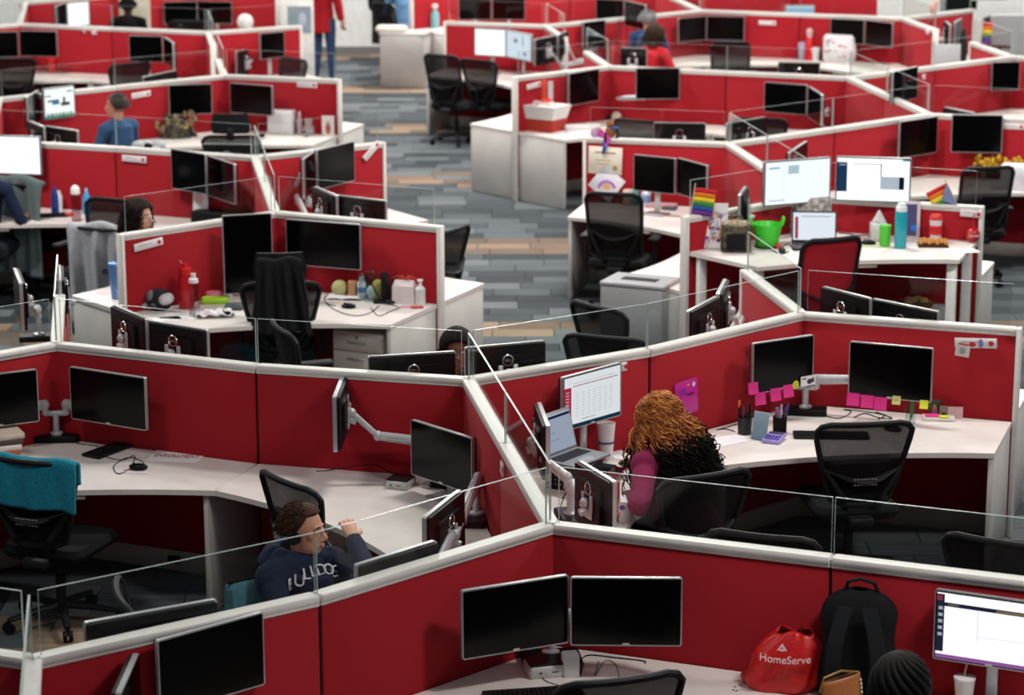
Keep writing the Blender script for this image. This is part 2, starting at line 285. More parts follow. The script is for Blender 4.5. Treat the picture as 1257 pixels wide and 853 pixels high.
PN = [('A1', 'A0s', 'red fabric partition behind the pair of black monitors, stretch left of the front corner post, hooded man seated beyond its glass', {'post': 1}),
 ('A0s', 'A0', 'red fabric partition at the lower left edge, behind the large switched-off monitor in the bottom corner', {}),
 ('A1', 'A1s', 'red fabric partition behind the right monitor of the front pair, glass screen with curly-haired woman beyond', {}),
 ('A1s', 'A2', 'red fabric partition behind the black backpack and the lit monitor in the lower right', {}),
 ('A0', 'A0l', 'short visible end of red partition in the very bottom left corner, left of the foreshortened rail', {'post': 1}),
 ('A0', 'A0d', 'partition running towards the viewer at the bottom left, seen as a pale rail end-on', {}),
 ('A2', 'A2r', 'partition beyond the lower right edge of the view behind the lit monitor', {}),
 ('A1', 'T', 'front half of the slanting red partition between the hooded man and the curly-haired woman', {}),
 ('T', 'B1', 'rear half of the slanting red partition beside the woman, next to her laptop', {}),
 ('B1', 'B0s', 'red fabric partition behind the swung-out sideways monitor and grey arm, middle row', {'post': 1}),
 ('B0s', 'B0', 'red fabric partition behind the switched-off monitor on the teal towel desk', {}),
 ('B0', 'BL', 'red fabric partition at the left edge behind the monitor above the teal towel', {'post': 1}),
 ('B0', 'BU', 'partition running straight back at the left, seen nearly edge-on beside two edge-on monitors', {}),
 ('B1', 'B1s', 'red fabric partition behind the lit monitor of the curly-haired woman', {}),
 ('B1s', 'B2', 'red fabric partition carrying the magenta card, left of the corner with sticky-note monitors', {}),
 ('B2', 'BE', 'red fabric partition with a white sign and note pinned on, right end of the middle row', {'end': 'b', 'post': 1}),
 ('B2', 'C', 'short red partition slanting back from the middle row towards the camouflage lunch bag', {'end': 'b'}),
 ('G1', 'GL', 'red partition with a white name plate above the plaid cap and red bottle', {'end': 'b', 'post': 1}),
 ('G1', 'GR', 'red partition above the white takeout box and the softball, next to the aisle', {'end': 'b'}),
 ('G1', 'Gm', 'front half of the partition running back from the corner above the jacket-draped chair', {}),
 ('Gm', 'G0', 'rear half of the partition running back behind the jacket-draped chair cubicle', {}),
 ('G0', 'G0s', 'bright red partition with name plate behind the white card and two dark monitors, left block', {'post': 1}),
 ('G0s', 'G00', 'bright red partition behind the blue cleaning bottles at the left edge', {}),
 ('G0', 'G0R', 'short red partition with a tilted white strip beside the aisle, left block', {'end': 'b'}),
 ('G00', 'G0l', 'partition at the left edge behind the large white lit monitor', {}),
 ('G00', 'GE', 'front half of the partition running back at the left edge behind the lit monitor', {}),
 ('GE', 'E0', 'rear half of the partition running back at the left edge, behind the blue-shirted man\'s monitors', {}),
 ('E0', 'E0l', 'red partition stub at the left edge under the row of chairs', {}),
 ('E0', 'Es', 'red partition behind the blue-shirted man and his lit monitor', {'post': 1}),
 ('Es', 'E1', 'red partition with name plate behind the potted camouflage bundle', {}),
 ('E1', 'ER', 'red partition above the white box and photo card, next to the aisle', {'end': 'b', 'post': 1}),
 ('E1', 'E1u', 'short partition running back from the third-row corner on the left', {'end': 'b'}),
 ('F1', 'Fs', 'red partition behind the angled pair of monitors in the far left row', {'post': 1}),
 ('Fs', 'F0', 'red partition above the red cup in the far left row', {}),
 ('F1', 'FR', 'red partition at the right end of the far left row, beside the standing man', {'end': 'b'}),
 ('F1', 'F1d', 'short white-edged partition coming forward from the far left row', {'end': 'b'}),
 ('F0', 'F0l', 'red partition at the left edge behind two far dark monitors', {'post': 1}),
 ('F0', 'F0u', 'foreshortened partition running back in the top left corner, front half', {}),
 ('F0u', 'Fq', 'foreshortened partition running back in the top left corner, rear half', {}),
 ('Fq', 'FQ1', 'farthest red partition at the top left behind the small lit monitor', {}),
 ('FQ1', 'FQ2', 'farthest red partition at the top left behind the person in black', {}),
 ('FQ2', 'FQ3', 'farthest red partition on the left, behind the wide pair of dark monitors', {'end': 'b', 'post': 1}),
 ('H', 'HL', 'red partition carrying the certificate and small flags, beside the aisle', {'end': 'b', 'post': 1}),
 ('H', 'Hs', 'red partition slanting up to the right behind the small lone dark screen', {}),
 ('Hs', 'K', 'red partition behind the left monitor of the pair above the rainbow flag', {}),
 ('H', 'Hm', 'rear half of the partition coming forward behind the two lit monitors', {}),
 ('Hm', 'I', 'front half of the partition hidden behind the two lit monitors', {}),
 ('I', 'IL', 'low red partition behind the paint-splashed canvas and the lunch bag', {'end': 'b', 'post': 1}),
 ('I', 'IR', 'red partition with the rainbow flag and two red ornaments, behind the teal bottle', {'end': 'b'}),
 ('K', 'KR', 'red partition at the right edge with name plate, behind the yellow flowers', {'post': 1}),
 ('K', 'KM', 'front half of the partition running back on the right, bright red side with a tiny sticker', {}),
 ('KM', 'M', 'rear half of the partition running back on the right', {}),
 ('M', 'Ms', 'red partition above the angled pair of monitors, right block', {'post': 1}),
 ('Ms', 'N', 'red partition behind the single dark monitor above the dual grey arm, right block', {}),
 ('N', 'NL', 'red partition behind the white and red basket, beside the aisle', {'end': 'b', 'post': 1}),
 ('N', 'Nu', 'short partition running back behind the white basket corner', {}),
 ('M', 'Mo', 'red partition with a small sticker in front of the grey board, upper right', {}),
 ('Mo', 'O', 'red partition behind the monitor at the right edge, upper right', {}),
 ('O', 'Ou', 'short partition running back beside the rainbow ribbon in the upper right', {'end': 'b', 'post': 1}),
 ('O', 'Or', 'red partition leaving the frame at the upper right edge', {}),
 ('P', 'PL', 'far red partition behind the bright double screen with a small flag at its end', {'end': 'b', 'post': 1}),
 ('P', 'Pd', 'short white-topped partition coming forward from the far right row', {'end': 'b'}),
 ('P', 'Ps', 'far red partition behind the grey-haired person', {}),
 ('Ps', 'Q', 'far red partition behind the left of the pair of monitors above the woman in red', {}),
 ('Q', 'Qs', 'far red partition with a white strip above the patterned tote bag', {'post': 1}),
 ('Qs', 'R', 'far red partition behind the angled far pair of dark monitors', {}),
 ('R', 'Rd', 'short partition with a white end post coming forward at the far right', {'end': 'b', 'post': 1}),
 ('R', 'RR', 'far red partition behind the narrow monitor, at the upper right end', {'end': 'b'}),
 ('Q', 'Qu', 'foreshortened partition running back at the top right', {}),
 ('Qu', 'Qq', 'farthest foreshortened partition running back at the top right', {}),
 ('Qq', 'Qv', 'farthest red partition along the top right', {}),
 ('Qv', 'Qw', 'farthest red partition end piece along the top right', {'end': 'b'}),
 ('S0', 'S1', 'farthest bright red partition behind the small spray bottle, top centre', {'end': 'a'}),
 ('S1', 'S2', 'farthest red partition behind the dark pair of monitors, top centre', {'post': 1}),
 ('S2', 'S3', 'farthest red partition behind the grey monitor, right of top centre', {})]
for a, b, lab, k in PN: panel(a, b, lab, **{q: (w_ if q == 'end' else bool(w_)) for q, w_ in k.items()})
part(None, 'trim_1', lambda m: m.box((0, 0, 1.0), (.14, .14, 2.0), .01), mat('8c9194', .6), loc=G(1238, 6, 0) if False else (6.3, 36.2, 0))['kind'] = 'structure'

# ---------------------------------------------------------------- worktops
FREE = ('GL', 'GR', 'G0R', 'BE', 'HL', 'IL', 'IR', 'NL', 'PL', 'ER', 'FR', 'RR', 'S0')
def worktop(nd, a, b, lab, sa=True, sb=True, h=.72, draw=True, legs=False):
    O_ = N[nd]; d1 = N[a]-O_; d2 = N[b]-O_
    if d1.cross(d2).z < 0: d1, d2, a, b, sa, sb = d2, d1, b, a, sb, sa
    l1, l2 = d1.length-.004, d2.length-.004; d1.normalize(); d2.normalize()
    n1 = Vector((-d1.y, d1.x, 0)); n2 = Vector((d2.y, -d2.x, 0)); g = .036
    bis = (n1+n2).normalized(); ca = bis.dot(n1); near = bis.y < 0
    D1, D2_ = (.74 if q in FREE else .575 for q in (a, b))
    x1, x2 = ((.0 if q in FREE or q not in ('A0s', 'B0s', 'B1s') else (.05 if near else -.05)) for q in (a, b))
    I0 = bis*(g/ca); E1 = n1*D1+d1*(l1+x1); E2 = n2*D2_+d2*(l2+x2); em = ((E1+E2)/2).dot(bis)
    K_ = bis*(em-.2)+((E1+E2)/2-bis*em)*.5
    P = [I0, n1*g+d1*l1, E1] + [E1*(1-t)**2+K_*2*t*(1-t)+E2*t*t for t in [i/12 for i in range(1, 12)]] + [E2, n2*g+d2*l2]
    r = T('desk', lab, 'desk', O_)
    part(r, 'desktop', lambda m: m.prism([(p.x, p.y) for p in P], h-.03, h), M_DESK, smooth=False)
    for (fl, d, n, l, dp) in ((sa, d1, n1, l1, D1), (sb, d2, n2, l2, D2_)):
        if legs:
            q = d*(l-.06)+n*(dp-.05); part(r, 'leg', lambda m: m.box((0, 0, (h-.03)/2+.003), (.07, .045, h-.036), .004), M_WHITE, None, (q.x, q.y, 0), (0, 0, atan2(n.y, n.x)-pi/2))
            q = d*(l-.06)+n*.1; part(r, 'leg', lambda m: m.box((0, 0, (h-.03)/2+.003), (.07, .045, h-.036), .004), M_WHITE, None, (q.x, q.y, 0), (0, 0, atan2(n.y, n.x)-pi/2))
        elif fl: part(r, 'side_panel', lambda m: m.box((0, (g+dp)/2, (h-.032)/2+.003), (.03, dp-g-.01, h-.04), .003), M_SIDE, 'sidep%.2f' % dp, d*(l-.02), (0, 0, atan2(n.y, n.x)-pi/2))
    if draw:   # keyboard tray under the front edge
        c = bis*(em-.16); part(r, 'keyboard_tray', lambda m: m.box((0, 0, 0), (.34, .1, .02), .004), M_EDGE, 'ktray', (c.x, c.y, h-.05), (0, 0, atan2(bis.y, bis.x)-pi/2))
DK = [('A1', 'A0s', 'A1s', 'pale worktop at the bottom edge under the front pair of monitors and red drawstring bag', dict(sa=False, sb=False)),
 ('A0', 'A0s', 'A0d', 'worktop in the bottom left corner, mostly below the frame', {}),
 ('A1', 'T', 'A0s', 'worktop in front of the hooded man with monitors seen from behind', dict(sb=False)),
 ('A1', 'T', 'A1s', 'worktop in front corner of the curly-haired woman\'s cubicle, strewn with cables', dict(sa=False)),
 ('A2', 'A1s', 'A2d', 'worktop in the bottom right corner with the drink cup', dict(sa=False)),
 ('A2', 'A1s', 'A2r', 'worktop behind the front partition at the right edge', dict(sb=False)),
 ('A0', 'A0s', 'A0l', 'dark worktop behind the front partition at the left with one monitor seen from behind', {}),
 ('B0', 'BL', 'B0s', 'pale curved worktop with keyboard and mouse beside the teal towel chair', {}),
 ('B1', 'B0s', 'T', 'pale curved worktop with a small silver computer behind the hooded man', dict(sa=False, sb=False, draw=False)),
 ('B1', 'T', 'B1s', 'worktop holding laptop stand and lit monitor of the curly-haired woman', dict(sa=False, sb=False)),
 ('B2', 'B1s', 'BE', 'white worktop with purple calculator, pen cups and keyboard', dict(sa=False)),
 ('B1', 'B0s', 'B1s', 'worktop behind the middle row with two monitors seen from behind, woman in glasses', {}),
 ('B0', 'BU', 'B0s', 'worktop behind the middle row left with two monitors seen from behind', {}),
 ('B0', 'BL', 'BU', 'worktop at the left edge holding an edge-on monitor on a grey arm', {}),
 ('B2', 'B1s', 'C', 'worktop behind the middle row beside the grey waste cabinet', {}),
 ('B2', 'C', 'BE', 'worktop behind the middle row under the two monitor backs near the red chair', {}),
 ('G1', 'GL', 'GR', 'white worktop crowded with bottles, cables and takeout box around the jacket-draped chair', {}),
 ('G1', 'GL', 'Gm', 'worktop with the blue tumbler beside the smiling woman', {}),
 ('G1', 'Gm', 'GR', 'white worktop beside the aisle behind the cubicle with the takeout box', {}),
 ('G0', 'G0s', 'Gm', 'worktop with the propped white card in the left block', {}),
 ('G0', 'Gm', 'G0R', 'worktop under the angled pair of large monitors beside the aisle', {}),
 ('G0', 'G0s', 'G0R', 'worktop behind the left block, under the monitor back by the headrest chair', {}),
 ('G00', 'G0l', 'G0s', 'pale worktop with blue bottles at the left edge', {}),
 ('G00', 'G0s', 'GE', 'worktop in front of the blue-shirted man with two monitor backs', {}),
 ('E0', 'GE', 'Es', 'worktop beside the blue-shirted man under his lit monitor', {}),
 ('E1', 'Es', 'ER', 'pale worktop with white box and photo card, third row left', {}),
 ('E0', 'E0l', 'Es', 'worktop behind the third row at the left edge', {}),
 ('E1', 'Es', 'E1u', 'worktop behind the third row, left of the short white-edged partition', {}),
 ('E1', 'E1u', 'ER', 'white worktop behind the third row next to the standing man', {}),
 ('F0', 'F0l', 'Fs', 'far left worktop with the red cup', {}),
 ('F1', 'Fs', 'F1d', 'far left worktop under the angled pair of monitors', {}),
 ('F1', 'F1d', 'FR', 'far left worktop at the right end of its row', {}),
 ('F1', 'Fs', 'FR', 'far worktop behind the far left row with the white globe', {}),
 ('FQ2', 'FQ1', 'FQ3', 'farthest worktop on the left under the wide pair of monitors', {}),
 ('H', 'HL', 'Hm', 'white curved worktop with jars under the certificate', {}),
 ('H', 'Hm', 'Hs', 'worktop behind the two lit monitors under the lone dark screen', {}),
 ('H', 'HL', 'Hs', 'worktop behind the certificate partition with monitor backs', {}),
 ('I', 'IL', 'IR', 'raised white worktop on legs with laptop, green bucket and teal bottle', dict(h=1.03, legs=True)),
 ('I', 'IL', 'Hm', 'worktop behind the paint-splashed canvas', {}),
 ('I', 'Hm', 'IR', 'worktop behind the rainbow flag partition', {}),
 ('K', 'Hs', 'KR', 'worktop with yellow flowers under the pair of dark monitors on the right', {}),
 ('K', 'Hs', 'KM', 'worktop inside the right block under the bright red slanting partition', {}),
 ('K', 'KM', 'KR', 'worktop at the right edge behind the pair of dark monitors', {}),
 ('N', 'NL', 'Ms', 'white worktop with the white and red basket', {}),
 ('M', 'Ms', 'KM', 'worktop under the angled pair of monitors in the right block', {}),
 ('M', 'KM', 'Mo', 'worktop under the bright sloping glass in the upper right', {}),
 ('M', 'Ms', 'Mo', 'worktop with the patterned tote bag and red bottle', {}),
 ('N', 'NL', 'Nu', 'white worktop beside the aisle in front of the bright double screen', {}),
 ('N', 'Nu', 'Ms', 'worktop of the woman in red', {}),
 ('O', 'Mo', 'Or', 'worktop at the right edge under a dual monitor arm', {}),
 ('O', 'Mo', 'Ou', 'worktop behind the upper right partition with the rainbow ribbon', {}),
 ('P', 'PL', 'Pd', 'far worktop under the bright double screen', {}),
 ('P', 'Pd', 'Ps', 'far worktop with the blue lit laptop beside the grey-haired person', {}),
 ('Q', 'Ps', 'Qs', 'far worktop under the pair of monitors above the woman in red', {}),
 ('R', 'Qs', 'Rd', 'far worktop under the angled far pair of monitors', {}),
 ('R', 'Rd', 'RR', 'far right worktop with the grey board and ribbon', {}),
 ('Q', 'Qu', 'Qs', 'far worktop at the top right with the small bright screen', {}),
 ('Q', 'Ps', 'Qu', 'far worktop at the top, left of the foreshortened partition', {}),
 ('S1', 'S0', 'S2', 'farthest white worktop with the spray bottle and white panels, top centre', {})]
for nd, a, b, lab, k in DK:  worktop(nd, a, b, lab, **k)
# ---------------------------------------------------------------- monitors
def mon_parts(r, w, h, kind, screen, near):
    k = '%s%.2f%.2f' % (kind, w, h)
    part(r, 'casing', lambda m: (setattr(m, 'M', FLIP), m.prism(rrect(w, h, .012), -.004, .018), setattr(m, 'M', None)), [M_SIL], 'mc'+k)
    part(r, 'back_cover', lambda m: (setattr(m, 'M', FLIP), m.prism(rrect(w-.012, h-.012, .01), -.022, -.004), m.prism(rrect(w*.62, h*.62, .03), -.04, -.022), setattr(m, 'M', None)), [M_BLK], 'mb'+k)
    part(r, 'screen', lambda m: (setattr(m, 'M', FLIP), m.prism(rrect(w-.012, h-.012, .006), .018, .0195), setattr(m, 'M', None)), [M_SCR], 'ms'+k)
    if near and kind != 'B': part(r, 'badge', lambda m: m.box((0, -.021, -h/2+.011), (.03, .002, .008)), M_CHROME, 'mbadge%.2f' % h)
    if kind == 'B':
        part(r, 'mount_bracket', lambda m: (m.box((0, .044, -.05), (.1, .012, .06), .004), m.box((-.045, .046, .0), (.03, .012, .09), .01), m.box((.045, .046, .0), (.03, .012, .09), .01), m.cyl((0, .05, -.04), (0, .085, -.05), .02)), M_ARM, 'mbr')
        e = part(r, 'emblem', lambda m: ring(m, .031, .0045, 28), M_CHROME, 'emb', (0, .042, h*.22), (pi/2, 0, 0))
        if near: text(e, 'lettering', 'DELL', .021, M_CHROME, (0, 0, -.001), (pi, 0, pi))
def ring(m, R, r, n=24, z=0):
    m.tube([(R*cos(2*pi*i/n), R*sin(2*pi*i/n), z) for i in range(n+1)], r, 6, cap=False)
MON = {}; MOBJ = {}
SEG = [(N[a], N[b]) for a, b, _, _ in PN]
def crossing(p, z):
    """lowest height above the rails at which the line from the camera to (p, z) passes over a partition"""
    lo = 9
    for a, b in SEG:
        d = b-a; den = p.x*d.y - p.y*d.x
        if abs(den) < 1e-6: continue
        t = (a.x*d.y - a.y*d.x)/den; s_ = (a.x*p.y - a.y*p.x)/den
        if 0 < t < 1 and -.0 < s_ < 1: lo = min(lo, CAM_H+(z-CAM_H)*t - RH)
    return lo
def clear(p):
    m = 9
    for a, b in SEG:
        d = b-a; t = max(0, min(1, (p-a).dot(d)/d.length_squared)); m = min(m, (p-a-d*t).length)
    return m
def monitor(key, tl, tr, zt, kind, lab, w=None, h=.31, tilt=0, ui=None, near=False, free=False, low=False):
    """tl,tr: upper corners as seen; zt: height of the top edge; kind F face, B back, L lit face"""
    if not free:
        z0 = zt
        for i in range(50):
            a, b = G(*tl, zt), G(*tr, zt); a.z = b.z = 0
            if kind == 'B':
                if max(crossing(a, zt-h), crossing(b, zt-h)) < -.005 and min(clear(a), clear(b)) > .05: break
                zt -= .01
            else:
                zz = zt-.05 if low else zt-h
                if min(crossing(a, zz), crossing(b, zz)) > .005 and min(clear(a), clear(b)) > .05: break
                zt += .01
        if abs(zt-z0) > .4: print('MON', key, z0, zt); zt = z0
    a, b = G(*tl, zt), G(*tr, zt); d = b-a; ww = w or max(.30, min(.60, d.length)); c = (a+b)/2
    ww = round(ww/.02)*.02; h = round(h, 2)
    yaw = atan2(d.y, d.x) + (pi if kind == 'B' else 0)
    c.z = zt-h/2
    r = T('monitor', lab, 'monitor', c, rot=(tilt, 0, yaw)); mon_parts(r, ww, h, kind, None, near)
    if kind == 'L' or ui: screen_ui(r, ww, h, ui or 'plain')
    MON[key] = (c, yaw, ww, h); MOBJ[key] = r; return r
UI = {'plain': [(0, 0, 1, 1, 'f4f8fc', 3)],
 'table': [(0, 0, 1, 1, 'e9eef2', 2), (0, 0, 1, .06, '1b4a66', 1), (0, .06, .12, .8, 'd8345a', 1.2), (.15, .8, .95, .815, 'c23a56', 1.2), (.15, .86, .9, .865, '6a7078', 1), (.3, .12, .55, .13, '444a50', 1)] + [(.2+.1*(i % 7), .2+.05*(i//7), .26+.1*(i % 7), .207+.05*(i//7), 'c4ccd2', 1.2) for i in range(70)] + [(.02, .1+.06*i, .08, .12+.06*i, 'f6c8d2', 1.5) for i in range(11)],
 'doc': [(0, 0, 1, 1, 'eef8fd', 2.6), (.05, .84, .22, .88, '8fb6e0', 2), (.35, .7, .52, .9, 'b7d6da', 2), (.05, .08, .3, .1, '7fa0b8', 2), (.28, .1, .285, .95, 'd6e4ec', 2)] + [(.55+.1*i, .1, .552+.1*i, .92, 'dce9f0', 2) for i in range(4)],
 'app': [(0, 0, 1, 1, 'fafdff', 2.8), (0, .2, .14, .9, '2b4f75', 1.2), (.03, .82, .12, .86, '9fb6cc', 1.5), (.22, .86, .62, .875, 'a03040', 1.4), (.6, .28, .93, .58, 'c6d2e0', 1.8), (.86, .28, .93, .58, '203040', .8), (.6, .58, .615, .86, 'a03040', 1.4), (.9, .96, 1, 1, '20b0c0', 1.4)],
 'crm': [(0, 0, 1, 1, 'f6f6fc', 2.6), (0, .1, .07, .98, '39405c', .8), (.07, .8, 1, .86, '333a5a', .8), (0, 0, 1, .06, 'b26fc0', 1.3), (0, .88, .05, .96, 'c04a6a', 1), (.38, .34, .385, .8, 'd8dae4', 2), (.38, .4, 1, .405, 'd8dae4', 2), (.1, .82, .2, .84, '9a8f80', 1), (.55, .81, .9, .845, 'a8926a', 1)] + [(.015, .74-.1*i, .055, .79-.1*i, 'c9cfe0', 1.4) for i in range(5)],
 'web': [(0, 0, 1, 1, 'f2fbf8', 2.6), (.02, .74, .22, .78, '30363a', .8), (.75, .84, .95, .88, '30363a', .8), (.1, .55, .48, .62, '6f7f90', 1.2), (.25, .45, .5, .55, '5aa0d0', 1.4), (.55, .38, .85, .5, '6f6a50', .9), (.62, .48, .7, .68, '8a7a50', .9), (0, 0, 1, .08, '6ab0a0', 1.4)] + [(.06+.13*i, .04, .15+.13*i, .16, ('7ac0a0', '4f90b0', 'b8d08a')[i % 3], 1.4) for i in range(7)],
 'blue': [(0, 0, 1, 1, '9ccbe6', 2.0), (0, .85, 1, 1, 'd0e8f4', 2.2)],
 'pale': [(0, 0, 1, 1, 'dbe9f4', 2.2), (.3, .6, .45, .75, '90a4c0', 1.4), (.7, .15, .8, .3, '90a4c0', 1.4), (.65, .5, .7, .9, 'b4c4d8', 1.6)],
 'lap': [(0, 0, 1, 1, 'b9c6dc', 1.4), (0, .88, 1, .95, '2a3a6a', .8), (0, .95, 1, 1, 'd0d6e4', 1.4), (.15, .3, .6, .31, '8090b0', 1), (.15, .5, .5, .51, '8090b0', 1)],
 'lap2': [(0, 0, 1, 1, 'eaf2fa', 2.2), (.04, .05, .12, .85, 'd2607a', 1.3), (.2, .85, .9, .88, '9fb0c4', 1.5), (.5, .02, .6, .07, '70c0d0', 1.6)],
 'poster': [(0, 0, 1, 1, 'dfe6ea', 1.6), (.1, .2, .3, .7, 'c98c4a', 1), (.32, .1, .5, .6, 'b5472a', 1), (.6, .2, .85, .8, '5a8bb0', 1), (.1, .8, .6, .95, 'b02050', 1)]}
def screen_ui(r, w, h, ui, bez=.011, y=-.0200, rot=(0, 0, 0), loc=(0, 0, 0)):
    L_ = UI[ui]; cols = []; 
    for q in L_:
        if (q[4], q[5]) not in cols: cols.append((q[4], q[5]))
    def f(m):
        W_, H_ = w-2*bez, h-2*bez
        for n, (x0, y0, x1, y1, c, e) in enumerate(L_):
            m.mi = cols.index((c, e)); yy = y-.0003*(n > 0)-.00001*n
            X0, X1, Z0, Z1 = -W_/2+x0*W_, -W_/2+x1*W_, -H_/2+y0*H_, -H_/2+y1*H_
            m.add([(X0, yy, Z0), (X1, yy, Z0), (X1, yy, Z1), (X0, yy, Z1)], [(0, 1, 2, 3)])
    part(r, 'screen_image', f, [mat(c, .5, 0, 'emit', 1, e*.42) for c, e in cols], None, loc, rot, smooth=False)
pi2 = pi/2
